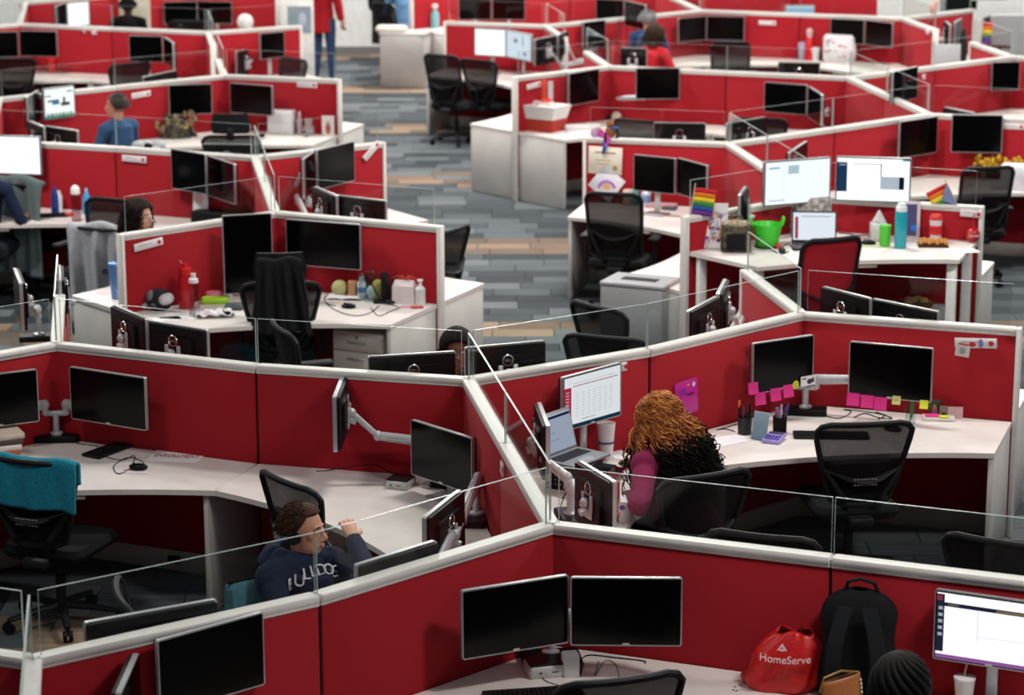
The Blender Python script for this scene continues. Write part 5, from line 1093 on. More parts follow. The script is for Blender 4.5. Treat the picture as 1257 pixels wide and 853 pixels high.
for (lab, u, v, seg, w_, rt) in (('white name plate above the plaid cap', 182, 300, ('G1', 'GL'), .24, -6), ('white name plate on the bright red left partition above the blue bottles', 165, 195, ('G0', 'G0s'), .24, 1),
   ('white name plate behind the blue-shirted man', 173, 116, ('Es', 'E1'), .22, -3), ('white name strip under the third row rail near the aisle', 377, 104, ('E1', 'ER'), .22, 1), ('white name plate above the white basket', 655, 105, ('N', 'NL'), .19, -6),
   ('white name strip on the far partition above the woman in red', 942, 28, ('Q', 'Qs'), .22, 0), ('white name plate at the right edge beside the dark monitor', 1244, 155, ('K', 'KR'), .2, 0), ('tilted white strip on the short partition by the aisle', 456, 185, ('G0', 'G0R'), .2, -42),
   ('small pale sticker on the far left partition, right of the cup', 116, 40, ('F0', 'Fs'), .07, 0), ('small orange sticker on the far left partition', 104, 38, ('F0', 'Fs'), .04, 0), ('white tag on the short far right partition', 1139, 39, ('R', 'Rd'), .12, 4),
   ('tiny sticker on the red partition below the sloping glass', 1134, 94, ('M', 'Mo'), .05, 0), ('sticker on the low partition behind the red ornaments', 1192, 262, ('I', 'IR'), .16, 2)):
    plate(lab, u, v, seg, w_, .055 if w_ > .1 else .05, rt)
# magenta card
r = plate('magenta card with stickers standing against the partition behind the curly-haired woman', 842, 488, ('B1s', 'B2'), .19, .21, -4, col='c0188e', word='x', spot=None)
part(r, 'sticker', lambda m: m.ell((-.03, -.009, .045), (.025, .001, .02), 14, 6), mat('7a2a9a', .6)); part(r, 'sticker', lambda m: m.ell((.06, -.009, .07), (.012, .001, .016), 10, 6), mat('e8d8e8', .6)); part(r, 'sticker', lambda m: m.ell((.015, -.009, .075), (.009, .001, .009), 10, 6), mat('e0a020', .6))
text(r, 'lettering', 'Happy', .03, mat('7a1470', .7), (.03, -.0085, .02), (pi2, 0, 0))
# --- woman's desk: laptop on a perforated stand
p = at(705, 600)
def perf(m):
    for (x, y, w_, d_) in ((0, -.09, .26, .006), (-.13, 0, .006, .18), (.13, 0, .006, .18)): m.box((x, y, .075), (w_, d_, .15), 0)
    m.box((0, 0, .152), (.27, .2, .006), 0)
r = T('laptop_stand', 'black perforated box stand under the open laptop', 'stand', (p.x, p.y+.05, DZ), radians(-22)); part(r, 'frame', perf, M_PLAST)
part(r, 'holes', lambda m: [m.box((-.1+.028*i, -.0935, .03+.026*j), (.011, .001, .011)) for i in range(8) for j in range(5)], mat('8d8a88', .6))
def laptop(lab, loc, rz, ui, w_=.33, d_=.23, opn=105, deck='8f9298'):
    r = T('laptop', lab, 'laptop', loc, radians(rz))
    part(r, 'deck', lambda m: m.box((0, 0, .008), (w_, d_, .014), .005), mat(deck, .4, .3, 'metal')); part(r, 'keys', lambda m: [m.box((-w_/2+.03+(w_-.06)*(i+.5)/14, .0+.016*j, .0155), ((w_-.06)/14*.85, .013, .002)) for i in range(14) for j in range(6)], mat('2c2d31', .6), kind='stuff')
    part(r, 'touchpad', lambda m: m.box((0, -d_*.3, .0155), (.1, .06, .001)), mat('a4a7ac', .4)); 
    lid = part(r, 'lid', lambda m: m.box((0, 0, d_/2), (w_, .007, d_), .003), mat(deck, .4, .3, 'metal'), None, (0, d_/2, .014), (radians(90-opn), 0, 0))
    screen_ui(lid, w_-.01, d_-.016, ui, bez=.006, y=-.0045, loc=(0, 0, d_/2)); return r
laptop('open silver laptop with a bluish screen on the black perforated stand', (p.x+.01, p.y+.04, DZ+.156), 52, 'lap')
laptop('open laptop with bright screen on the desk of the red chair', G(1000, 303, 1.0305), -4, 'lap2', deck='3a3b40')
laptop('far laptop with pale blue screen beside the grey-haired person', at(733, 68), 30, 'blue', deck='6a6b70')
bottle('paper_cup', 'tall white cup with blue ring logo beside the woman\'s lit monitor', 744, 562, [(.034, 0), (.036, .004), (.052, .2), (.054, .205)], 'e6e4e4', band=('2a4a80', .0475, .09, .1), cat='cup')
solo('ball', 'red rubber ball on the desk by the white cup', 'ball', lambda m: m.ell((0, 0, .03), (.033, .033, .03), 18, 12), mat('b8141c', .5), at(737, 567))
p = at(739, 578); r = T('desk_phone', 'black card terminal with small lit display near the ball', 'phone', (p.x, p.y, DZ), radians(-28))
part(r, 'body', lambda m: m.box((0, 0, .018), (.17, .08, .036), .01), M_PLAST); part(r, 'display', lambda m: m.box((-.055, 0, .0365), (.035, .035, .002)), mat('c8d4e8', .5, 0, 'emit', 1, .8)); part(r, 'keys', lambda m: [m.box((-.02+.022*i, -.02+.02*j, .037), (.015, .012, .004), .001) for i in range(5) for j in range(3)], M_DGREY)
mouse('black mouse under the curly-haired woman\'s hand', 778, 574, 100)
p = at(757, 586); r = T('mobile_phone', 'phone in a pink case by the woman\'s hand', 'phone', (p.x, p.y, DZ+.03), radians(-20)); part(r, 'case', lambda m: m.box((0, 0, .005), (.075, .15, .01), .004), mat('a8324e', .5)); part(r, 'glass', lambda m: m.box((0, 0, .0105), (.066, .14, .001)), M_SCR)
for (u, v, rz) in ((785, 540, 20), (778, 552, 25), (772, 545, 5)): slip('paper_sheet', {785: 'white sheet left of the curly hair, farthest back', 778: 'white sheet left of the curly hair, nearest', 772: 'white sheet left of the curly hair, underneath'}[u], 'paper', u, v, .2, .28, rz, z=DZ+(.001 if u > 775 else 0))
slip('paper_sheet', 'white sheet between the curly hair and the black pen cup', 'paper', 893, 541, .16, .25, -55)
cable('black cable on the desk behind the curly-haired woman', [(771, 545), (765, 540), (775, 534), (795, 536), (800, 528)], .0025)
cable('tangled cables in the front corner of the woman\'s desk', [(690, 612), (705, 600), (720, 612), (712, 628), (695, 630), (706, 618), (718, 600), (700, 596), (686, 628)], .0025)
cable('black cable behind the pen cup', [(902, 530), (890, 527), (880, 517), (890, 509), (905, 506)], .003)
p = at(768, 640); r = T('pen_cup', 'white cup with purple drawing near the front glass', 'cup', (p.x, p.y, DZ)); part(r, 'vessel', lambda m: m.lathe([(.04, 0), (.05, .12)]), mat('d8d6d8', .4)); part(r, 'drawing', lambda m: m.ell((-.02, -.046, .09), (.016, .003, .014), 10, 6), mat('6a2a9a', .6))
p = at(757, 640); r = T('figurine', 'small colourful floral ornament beside the white cup near the front glass', 'ornament', (p.x, p.y, DZ))
part(r, 'post', lambda m: m.box((0, 0, .11), (.03, .03, .22), .006), mat('b01a2c', .5)); part(r, 'leaves', lambda m: [m.ell((.02*cos(k*2.1), -.018+.01*sin(k), .03+.022*k), (.016, .008, .013), 8, 5) for k in range(6)], mat('4a8a3a', .6)); part(r, 'flowers', lambda m: [m.ell((.015*cos(k*3.1+1), -.024, .05+.035*k), (.011,)*3, 8, 5) for k in range(4)], mat('d86a5a', .6))
# --- sticky-note desk
PCN = {'141416': 'black', '1d2a1e': 'dark green', '26262a': 'charcoal', '5a2a3a': 'dark wine', '3a3a20': 'olive', '7a4ab0': 'purple', 'c8b8d8': 'pale lilac', '3a2a60': 'indigo', 'c04a8a': 'pink', '4aa0b0': 'turquoise', 'a02a3a': 'red'}
def pens(lab, u, v, cols, n, seed, cup='1c1c1f'):
    p = at(u, v); r = T('pen_cup', lab, 'cup', (p.x, p.y, DZ))
    part(r, 'cup_wall', lambda m: (m.lathe([(.035, 0), (.04, .003), (.042, .1), (.039, .1), (.037, .006)], n=20)), mat(cup, .4, .2, 'plain') if cup != 'clear' else M_NET)
    rs = random.Random(seed)
    for k in range(n):
        a = rs.random()*6.28; q = Vector((.022*cos(a), .022*sin(a), .01)); t = Vector((.036*cos(a)+.01, .034*sin(a), .13+.05*rs.random()))
        c = cols[k % len(cols)]; P_ = T('pen', PCN[c] + ' pen standing in the ' + ' '.join(lab.split()[:5]), 'pen', (p.x, p.y, DZ), 0, 'pens in the ' + lab[:40])
        part(P_, 'barrel', lambda m: m.tube([q, q.lerp(t, .8)], .0048, 7), mat(c, .4)); part(P_, 'cap', lambda m: m.tube([q.lerp(t, .78), t], [.0062, .0055], 7), mat(c, .3))
pens('black mesh pen cup beside the clear leaflet holder', 914, 532, ['141416', '1d2a1e', '26262a', '5a2a3a', '3a3a20'], 9, 1)
pens('second pen cup with purple pens right of the calculator', 957, 531, ['7a4ab0', 'c8b8d8', '3a2a60', 'c04a8a', '4aa0b0', 'a02a3a'], 10, 2, 'clear')
p = at(907, 530); r = T('marker', 'orange highlighter standing in the black mesh cup', 'pen', (p.x, p.y, DZ)); part(r, 'barrel', lambda m: m.tube([(0, 0, .02), (0, 0, .15)], .006, 8), mat('26262a', .5)); part(r, 'cap', lambda m: m.tube([(0, 0, .15), (0, 0, .19)], .007, 8), mat('e8762a', .5))
p = at(931, 540); r = T('leaflet_holder', 'clear leaflet holder with a white sheet', 'holder', (p.x, p.y, DZ), radians(-35))
part(r, 'sheet', lambda m: m.box((0, 0, .085), (.1, .002, .16)), mat('c9cbd8', .6), rot=(radians(-14), 0, 0)); part(r, 'shell', lambda m: (m.box((0, -.012, .08), (.11, .003, .16)), m.box((0, .01, .003), (.11, .07, .004))), M_CLEAR, rot=(radians(-14), 0, 0))
p = at(950, 541); r = T('calculator', 'purple desk calculator with dark purple keys', 'calculator', (p.x, p.y, DZ), radians(-24))
part(r, 'case', lambda m: (m.box((0, 0, .012), (.11, .15, .02), .008),), mat('9a8fd0', .5), rot=(radians(6), 0, 0), loc=(0, 0, .006)); part(r, 'display', lambda m: m.box((0, .05, .028), (.085, .028, .004)), mat('4a4a5a', .3), rot=(radians(6), 0, 0), loc=(0, 0, .002)); part(r, 'keys', lambda m: [m.box((-.036+.018*i, -.05+.019*j, .027), (.013, .013, .006), .002) for i in range(5) for j in range(4)], mat('4a2a90', .5), rot=(radians(6), 0, 0), loc=(0, 0, .002))
keyboard('black keyboard behind the mesh chair at the sticky-note desk', 1020, 536, -3, w=.44)
mouse('black mouse right of the sticky-note desk keyboard', 1096, 529, 60)
for i, pts in enumerate(([(1010, 510), (1030, 514), (1045, 506), (1036, 498), (1060, 500), (1085, 510), (1078, 515)], [(1048, 513), (1062, 508), (1078, 513), (1095, 514), (1075, 506)])): cable(('tangled black cable between twin arm and keyboard, ' + ('longer' if i == 0 else 'shorter') + ' loop'), pts, .003)
bottle('glass_vase', 'clear vase with a single green stem under the right sticky-note monitor', 1117, 520, [(.03, 0), (.032, .004), (.03, .13), (.034, .17)], 'e4eef0', kind='glass', rough=.05, cat='vase')
p = at(1117, 520); r = T('tulip', 'green-leaved tulip standing in the clear vase', 'flower', (p.x, p.y, DZ+.005)); part(r, 'stem', lambda m: m.tube([(0, 0, .005), (.006, 0, .12), (0, 0, .17)], .004, 6), mat('4a7a34', .6)); part(r, 'leaf', lambda m: m.sheet(lambda a, b: ((a-.5)*.026*sin(pi*b)+.01, .012*b, .02+.15*b), 3, 8, .002), mat('5a8a3c', .6)); part(r, 'flower_head', lambda m: m.ell((0, 0, .18), (.014, .014, .02), 10, 7), mat('c87a4a', .6))
def photo(lab, u, v, w_, h_, rz, c1, c2, z=None):
    z = DZ if z is None else z
    p = at(u, v, z); r = T('photograph', lab, 'photo', (p.x, p.y, z), radians(rz)); part(r, 'print', lambda m: m.box((0, 0, h_/2), (w_, .003, h_)), mat(c1, .4)); part(r, 'figure', lambda m: (m.ell((0, -.002, h_*.35), (w_*.22, .001, h_*.3), 10, 6)), mat(c2, .6)); part(r, 'face', lambda m: m.ell((0, -.0024, h_*.62), (w_*.13, .001, h_*.12), 10, 6), mat('b98a70', .6))
photo('larger photo of two people leaning at the back of the card tray', 1147, 507, .075, .11, 5, '3c4a34', 'a8607a'); photo('smaller portrait photo in front of the larger one', 1158, 514, .05, .08, -8, '8a7a74', '3a3a40')
p = at(1152, 515); r = T('card_tray', 'clear card tray with pink and yellow notes right of the vase', 'tray', (p.x, p.y, DZ), radians(-4)); part(r, 'tray_wall', lambda m: m.box((0, 0, .012), (.19, .09, .022), .004), mat('e2dadc', .3)); part(r, 'notes', lambda m: m.box((-.04, -.005, .026), (.08, .06, .008)), mat('e83a86', .7)); part(r, 'notes', lambda m: m.box((.03, -.03, .027), (.06, .04, .008)), mat('d8e03a', .7)); part(r, 'leaflet', lambda m: m.box((.1, .02, .04), (.09, .003, .07)), mat('e0b8b8', .7))
# sticky notes on the two monitors
def notes(key, defs):
    c, yaw, w_, h_ = MON[key]
    for (fx, dz, s_, col, lab, grp, word) in defs:
        q = c+Vector((cos(yaw), sin(yaw), 0))*(fx*w_)+Vector((sin(yaw), -cos(yaw), 0))*.0235+Vector((0, 0, -h_/2+dz))
        r = T('sticky_note', lab, 'note', q, yaw, grp); part(r, 'paper', lambda m: m.sheet(lambda a, b: ((a-.5)*s_, -.012*(1-b)**2, (b-.5)*s_), 4, 4, .0006), mat(col, .8), 'note%s%.3f' % (col, s_))
        if word: text(r, 'lettering', word, s_*.4, mat('3a3a30', .7), (0, -.006, 0), (pi2, 0, 0), ext=.0002)
PK = 'e8338f'
notes('c5', [(-.43, -.02, .076, PK, 'pink note, leftmost on the right monitor', None, None), (-.26, -.025, .076, PK, 'pink note, middle of three on the right monitor', None, None), (-.10, -.03, .076, PK, 'pink note, right of three on the right monitor', None, None), (.09, -.0, .05, 'd8d88a', 'pale yellow written note on the right monitor', None, 'cc+'), (.42, -.01, .05, 'e2ea3e', 'bright yellow note at the right corner of the right monitor', None, None)])
notes('c4', [(-.50, .04, .07, PK, 'pink note folded over the left rim of the left monitor', None, None), (-.38, -.03, .076, PK, 'pink note, leftmost below the left monitor', None, None), (-.13, -.02, .076, PK, 'pink note, middle below the left monitor', None, None), (.08, -.01, .076, PK, 'pink note, rightmost below the left monitor', None, None)])
c, yaw, w_, h_ = MON['c4']; q = c+Vector((cos(yaw), sin(yaw), 0))*(.20*w_)+Vector((sin(yaw), -cos(yaw), 0))*.026+Vector((0, 0, -h_/2+.02))
r = T('smiley_note', 'round yellow smiley note on the left monitor', 'note', q, yaw); part(r, 'paper', lambda m: m.ell((0, 0, 0), (.024, .003, .026), 14, 6), mat('d8e034', .7)); part(r, 'face_marks', lambda m: (m.ell((-.008, -.003, .008), (.003, .001, .005), 6, 4), m.ell((.008, -.003, .008), (.003, .001, .005), 6, 4), m.tube([(-.01, -.003, -.006), (0, -.003, -.011), (.01, -.003, -.006)], .0015, 5)), mat('20201a', .7))
q = c+Vector((cos(yaw), sin(yaw), 0))*(.40*w_)+Vector((sin(yaw), -cos(yaw), 0))*.028+Vector((0, 0, -h_/2+.035)); r = T('comic_strip', 'black and white printed strip on the left monitor corner', 'note', q, yaw+.05); part(r, 'paper', lambda m: m.box((0, 0, 0), (.11, .003, .06)), M_PAPER); part(r, 'drawing', lambda m: (m.ell((.01, -.002, -.005), (.02, .001, .017), 10, 6), m.box((-.03, -.002, .015), (.03, .001, .008)), m.box((.035, -.002, .0), (.018, .001, .03))), mat('3a3a40', .7))
# power socket and cable under the left desk
p = G(198, 686, .09); solo('power_socket', 'black power socket on the kick plate under the left worktop', 'socket', lambda m: m.box((0, 0, 0), (.075, .02, .04), .004), M_BLK, N['B0s']+(N['B0']-N['B0s'])*.42+Vector((-.02, -.05, .085)), radians(-22))
# --- G1 cubicle: left half of the worktop
def pedestal(lab, pos, rz, w=.42, d=.52, h=.62, drawers=(.12, .2, .26), col='cfcac4'):
    r = T('drawer_pedestal', lab, 'cabinet', pos, radians(rz))
    part(r, 'body', lambda m: m.box((0, 0, h/2), (w, d, h-.004), .006), mat(col, .45, 0, 'metal'))
    z = h-.02
    for i, q in enumerate(drawers):
        dr = part(r, 'drawer', lambda m: m.box((0, -d/2-.008, -q/2+.004), (w-.02, .018, q-.012), .003), mat(col, .42, 0, 'metal'), None, (0, 0, z)); z -= q
        part(dr, 'handle', lambda m: m.box((0, -d/2-.03, -.045), (.15, .012, .012), .004), M_SIL)
    part(r, 'lock', lambda m: m.cyl((0, -d/2-.02, h-.035), (0, -d/2-.017, h-.035), .008), M_BLK)
    return r
d_ = (N['GR']-N['G1']).normalized(); n_ = Vector((d_.y, -d_.x, 0)); pr = degrees = math.degrees(atan2(d_.y, d_.x))
pp = N['G1']+d_*1.06+n_*.43
pedestal('drawer pedestal with three handled drawers under the takeout-box worktop', Vector((pp.x, pp.y, .003)), pr, w=.40)
d2 = (N['IR']-N['I']).normalized(); n2 = Vector((d2.y, -d2.x, 0)); pq = N['I']+d2*.86+n2*.42
pedestal('grey filing cabinet under the desk with the cookie tray', Vector((pq.x, pq.y, .003)), math.degrees(atan2(d2.y, d2.x)), w=.46, h=.56, drawers=(.24, .28), col='b8b8b8')
r = T('basket', 'low woven basket of brown goods on top of the grey filing cabinet', 'basket', (pq.x+.05, pq.y-.03, .565)); part(r, 'weave', lambda m: m.lathe([(.11, 0), (.14, .06), (.13, .06)]), mat('5a3d22', .9, 0, 'cloth')); part(r, 'contents', lambda m: [m.ell((.06*cos(k), .06*sin(k*1.7), .065), (.04, .03, .03), 8, 6) for k in range(6)], mat('a88a5c', .8))
# end cabinets beside the aisle
bottle('water_bottle', 'tall red water bottle with straw lid and round badge', 229, 378, [(.04, 0), (.044, .006), (.044, .17), (.036, .19), (.036, .2)], 'b81420', 'c8161e', [(.038, .2), (.038, .235), (.02, .24), (.018, .26)], straw=('d88a8a', -.03), rough=.2, sc=1.25)
bottle('water_bottle', 'clear bottle with white loop lid and red straw', 239, 388, [(.032, 0), (.035, .006), (.035, .2), (.028, .22)], 'd8d4d6', 'e0dede', [(.03, .22), (.03, .245), (.014, .25), (.016, .28)], kind='glass', rough=.05, straw=('b01828', 0), sc=1.1)
p = at(196, 378); r = T('cap', 'black, grey and white checked cap on the left of the red bottle', 'cap', (p.x, p.y, DZ), radians(-20))
part(r, 'crown', lambda m: m.ell((0, 0, .07), (.1, .085, .085), 18, 12), mat('2a2a2e', .95, 0, 'cloth')); 
for i, c_ in enumerate(('6a6a70', 'c8c8cc', '5c5c62')): part(r, 'check_patch', lambda m: m.ell(((-.04, .06, -.01)[i], -.012, (.1, .085, .05)[i]), (.05, .078, .045), 12, 8), mat(c_, .95, 0, 'cloth'))
part(r, 'peak', lambda m: m.ell((-.09, -.02, .03), (.03, .06, .03), 10, 6), mat('b9b2b4', .9))
bx('gift_pouch', 'pink folded pouch behind the green packet', 'pouch', 262, 358, (.13, .08, .07), 'c8607c', 8, bev=.02, kind='cloth')
bx('snack_packet', 'bright lime green packet with white end', 'packet', 264, 372, (.2, .09, .045), 'a4d82a', 6, bev=.015)
bx('tissue_pack', 'white tissue packet right of the lime packet', 'packet', 279, 368, (.07, .08, .05), 'e4e2e6', 12, bev=.015)
p = at(262, 388); solo('crumpled_tissue', 'crumpled white tissues in front of the lime packet', 'tissue', lambda m: m.sheet(lambda a, b: ((a-.5)*.26, (b-.5)*.16, .02+.035*abs(noise.noise(Vector((a*5, b*5, 1))))+.01*sin(a*20)), 20, 14, .002), mat('dcd9dc', .8), p, .2, smooth=True)
slip('paper_sheet', 'white printed sheet under the clear bottle', 'paper', 222, 388, .26, .2, -10, 'e9e4e8'); slip('paper_sheet', 'white sheet beside the checked cap', 'paper', 205, 392, .2, .14, 20, 'f0ecee')
bx('spectacle_case', 'grey-green soft case right of the tissues', 'case', 288, 380, (.14, .07, .05), '4f5a60', -6, bev=.02, kind='cloth')
mouse('black mouse in front of the grey-green soft case', 279, 388, 70)
bottle('tumbler', 'translucent blue tumbler with straw at the left end desk', 144, 366, TUM, '5f92d8', '6aa0e0', [(.046, .2), (.046, .21), (.01, .212)], straw=('4a6aa0', .005), rough=.2, sc=1.25, cat='tumbler')
bottle('plastic_cup', 'pale blue clear cup in front of the blue tumbler', 151, 376, [(.03, 0), (.038, .12)], 'c4d8e8', cat='cup')
# right half
p = at(417, 355); solo('softball', 'worn yellowish softball with stitched seams', 'ball', lambda m: (setattr(m, 'mi', 0), m.ell((0, 0, .06), (.06, .06, .06), 24, 16), setattr(m, 'mi', 1), m.tube([(.035*cos(t)-.0, -.042-.010*cos(2*t), .06+.045*sin(t)) for t in [i*.3-1.6 for i in range(11)]], .003, 5)), [mat('b5b27c', .8), mat('9a3a2c', .7)], p, radians(30))
bottle('candle_tin', 'gold cylinder between the softball and the white-blue bottle', 433, 355, [(.033, 0), (.035, .005), (.035, .12), (.03, .125)], 'b8885a', rough=.3, kind='metal', cat='tin')
bottle('lotion_bottle', 'white bottle with blue label left of the clear bag', 444, 357, [(.032, 0), (.034, .005), (.034, .12), (.02, .14), (.018, .17)], 'dfe2ea', band=('5a8ac0', .0348, .05, .09), sc=.95)
p = at(464, 360); r = T('plastic_bag', 'clear food bag holding yellow and white wrappers', 'bag', (p.x, p.y, DZ)); part(r, 'film', lambda m: m.sheet(lambda a, b: (.13*cos(2*pi*a)*(1+.1*sin(7*a*6.28)), .08*sin(2*pi*a), .2*b+.015*sin(a*25)), 30, 6, .001), M_CLEAR, smooth=True); part(r, 'wrapper', lambda m: m.ell((0, 0, .08), (.05, .04, .075), 12, 8), mat('c8b040', .5, 0, 'cloth')); part(r, 'wrapper', lambda m: m.ell((-.05, -.01, .06), (.035, .03, .05), 10, 7), mat('dcdad8', .6)); part(r, 'wrapper', lambda m: m.ell((.06, .01, .09), (.03, .03, .09), 10, 7), mat('5a2a22', .6))
p = at(497, 366); r = T('takeout_box', 'white folded takeout box with orange ribbon bow', 'box', (p.x, p.y, DZ), radians(-14))
part(r, 'carton', lambda m: m.add([(-.085, -.05, 0), (.085, -.05, 0), (.085, .05, 0), (-.085, .05, 0), (-.08, -.045, .13), (.08, -.045, .13), (.08, .045, .13), (-.08, .045, .13), (-.07, 0, .17), (.07, 0, .17)], [(3, 2, 1, 0), (0, 1, 5, 4), (2, 3, 7, 6), (1, 2, 6, 9, 5), (3, 0, 4, 8, 7), (4, 5, 9, 8), (6, 7, 8, 9)]), mat('dcd3d3', .6), smooth=False)
part(r, 'ribbon', lambda m: [m.tube([(0, 0, .17), (.05*cos(k*1.05), .02*sin(k), .2), (.1*cos(k*1.05), .03*sin(k), .175)], .0045, 5) for k in range(6)], mat('c0401c', .5))
bottle('hand_sanitizer', 'white pump bottle at the end of the takeout-box worktop', 516, 368, [(.034, 0), (.036, .006), (.036, .11), (.016, .13)], 'dadcdc', 'e8e8ea', [(.012, .13), (.012, .16), (.022, .165), (.02, .175)], sc=1.05)
p = at(472, 372); r = T('headset_stand', 'black headset hanging on a short black stand', 'headset stand', (p.x, p.y, DZ)); part(r, 'base', lambda m: m.box((0, 0, .01), (.16, .06, .02), .006), M_PLAST); part(r, 'post', lambda m: m.box((0, 0, .12), (.045, .035, .22), .01), M_BLK); part(r, 'mast', lambda m: m.tube([(-.03, 0, .02), (-.1, 0, .16)], .005, 6), M_BLK)
p = at(489, 373); solo('headset', 'black headset lying right of the short black stand', 'headset', lambda m: (m.tube([(.075*cos(t), .05*sin(t), .012) for t in [i*.3 for i in range(11)]], .009, 6), m.ell((.075, 0, .02), (.02, .035, .02), 10, 6), m.ell((-.075, 0, .02), (.02, .035, .02), 10, 6)), M_PLAST, p, .2)
p = at(424, 365); r = T('notebook', 'open white notebook with black binding edge', 'notebook', (p.x, p.y, DZ), radians(-6)); part(r, 'pages', lambda m: m.sheet(lambda a, b: ((a-.5)*.26, (b-.5)*.2, .012+.008*sin(abs(a-.5)*6)), 10, 3, .006), mat('e6e3e8', .8), smooth=True); part(r, 'spiral', lambda m: m.tube([(-.0, -.105, .01), (.13, -.108, .01)], .004, 5), M_BLK)
mouse('black mouse in front of the open notebook', 428, 378, 80)
bx('candy_wrapper', 'red and orange wrapper at the desk edge', 'wrapper', 512, 378, (.09, .05, .012), 'b8402c', 10, bev=.004); bx('candy_wrapper', 'pale pink wrapper left of the red one at the desk edge', 'wrapper', 500, 377, (.1, .05, .01), 'd8a8b0', -8, bev=.004)
for i, pts in enumerate(([(400, 372), (410, 380), (425, 386), (440, 388), (455, 384), (465, 376)], [(455, 378), (465, 388), (480, 382), (490, 378), (478, 374)], [(405, 362), (398, 366), (402, 373), (412, 376)])): cable(('thin cable on the takeout-box worktop, ' + ('longest loop', 'loop by the headset', 'short bit by the notebook')[i]), pts, .003)
# --- second left block (G00 desk)
bottle('spray_bottle', 'dark blue cone-shaped bottle on the left worktop', 68, 262, [(.03, 0), (.032, .004), (.028, .14), (.01, .21)], '1c3f8a', sc=1.1)
bottle('lotion_bottle', 'white bottle directly behind the dark blue bottle', 73, 258, [(.03, 0), (.03, .13), (.018, .15), (.018, .17)], 'dde0ea')
bottle('water_bottle', 'clear bottle with white flip lid on the left worktop', 94, 271, [(.034, 0), (.036, .005), (.036, .19), (.03, .2)], 'd8c8cc', 'f0eeee', [(.034, .2), (.034, .24), (.02, .26), (.01, .265)], kind='glass', rough=.05, sc=1.15)
bottle('cleaner_bottle', 'light blue cleaning bottle with slanted nozzle on the left worktop', 107, 262, [(.034, 0), (.036, .005), (.034, .12), (.014, .17)], '3f9fd8', '8fc8ea', [(.012, .17), (.01, .2)], sc=1.1)
p = at(85, 266); solo('wrapper', 'small red and white crumpled wrapper left of the clear bottle', 'wrapper', lambda m: m.ell((0, 0, .02), (.04, .025, .02), 8, 5), mat('c83a3c', .6), p)
bottle('jar', 'small jar with red lid by the seated person\'s keyboard', 39, 250, [(.035, 0), (.036, .09), (.03, .095)], 'b8a0a4', 'a8161e', [(.037, .095), (.037, .12)], cat='jar', sc=1.3)
keyboard('keyboard at the hand of the person in navy', 52, 266, 10)
# propped white card in G0 cell
p = at(246, 262); r = T('display_card', 'white card with pink round print propped in front of the angled monitors', 'card', (p.x, p.y, DZ), radians(-8)); part(r, 'panel', lambda m: m.box((0, 0, .16), (.13, .006, .32)), M_PAPER, rot=(radians(-6), 0, 0)); part(r, 'print', lambda m: (m.ell((0, -.02, .2), (.04, .001, .05), 12, 6)), mat('d8b0b8', .8))
bx('monitor_riser', 'black low shelf under the angled monitors behind the white card', 'riser', 275, 262, (.5, .25, .1), '141416', -20)
bx('paper_rack', 'white and red folders standing beside the partition that runs straight back', 'folder', 77, 418, (.03, .22, .3), 'c9c9cc', 8, z=.722, bev=0); bx('folder', 'red folder leaning right of the white folders behind the middle row', 'folder', 84, 424, (.012, .2, .28), 'b04a48', 8, z=.722, bev=0)
# --- third row left (E)
p = at(215, 165); r = T('potted_bundle', 'bundle of camouflage cloth and dried leaves on the third row worktop', 'bundle', (p.x, p.y, DZ)); rs = random.Random(9)
part(r, 'cloth_heap', lambda m: m.sheet(lambda a, b: ((.2-.12*b)*cos(2*pi*a)*(1+.2*sin(a*31)), (.14-.1*b)*sin(2*pi*a)*(1+.2*cos(a*25)), .24*b), 30, 8, .004), mat('4a4638', .9, 0, 'camo'), smooth=True)
part(r, 'leaves', lambda m: [m.ell((rs.uniform(-.2, .2), rs.uniform(-.1, .1), rs.uniform(.05, .26)), (rs.uniform(.015, .04), .015, rs.uniform(.02, .045)), 7, 5) for _ in range(46)], mat('8a7a58', .9, 0, 'camo'), kind='stuff')
cp = at(172, 176, 1.0); r = T('fleece_jacket', 'black and white patterned fleece bunched on a chair behind the rail', 'jacket', (cp.x, cp.y, 0)); rs = random.Random(4)
part(r, 'fleece', lambda m: [m.ell((rs.uniform(-.2, .2), rs.uniform(-.08, .08), .93+rs.uniform(-.1, .07)), (.06, .05, .05), 8, 6) for _ in range(22)], mat('c4c6cc', .95, 0, 'cloth')); part(r, 'dark_patches', lambda m: [m.ell((rs.uniform(-.2, .2), rs.uniform(-.12, -.04), .93+rs.uniform(-.1, .05)), (.045, .035, .04), 8, 6) for _ in range(12)], mat('1c1d20', .95)); part(r, 'chair_top', lambda m: m.box((0, .05, .7), (.42, .04, .35), .02), M_PLAST)
bx('carton', 'white box on the third row worktop near the aisle', 'box', 347, 163, (.26, .2, .24), 'd6d6d8', -12)
bottle('lotion_bottle', 'pinkish pump bottle right of the white box', 368, 163, [(.03, 0), (.03, .14), (.018, .17), (.02, .2)], 'b89aa4', 'd8c0c4', [(.014, .2), (.012, .23)]); bottle('jar', 'pale pink jar on a tin right of the pump bottle', 379, 162, [(.06, 0), (.06, .08), (.04, .09), (.04, .16)], 'a89a9a', cat='jar')
solo('round_mirror', 'small shiny round ornament in front of the tin, third row left', 'ornament', lambda m: m.ell((0, 0, .04), (.04, .02, .04), 14, 8), mat('8a8a90', .15, .9), at(376, 168))
photo('photo card of a person with white border near the end of the third row', 403, 165, .13, .2, -10, 'e4d8d8', 'b0524a'); bx('speaker_puck', 'small black puck on the third row worktop', 'puck', 321, 168, (.06, .06, .03), '1a1a1c', 0)
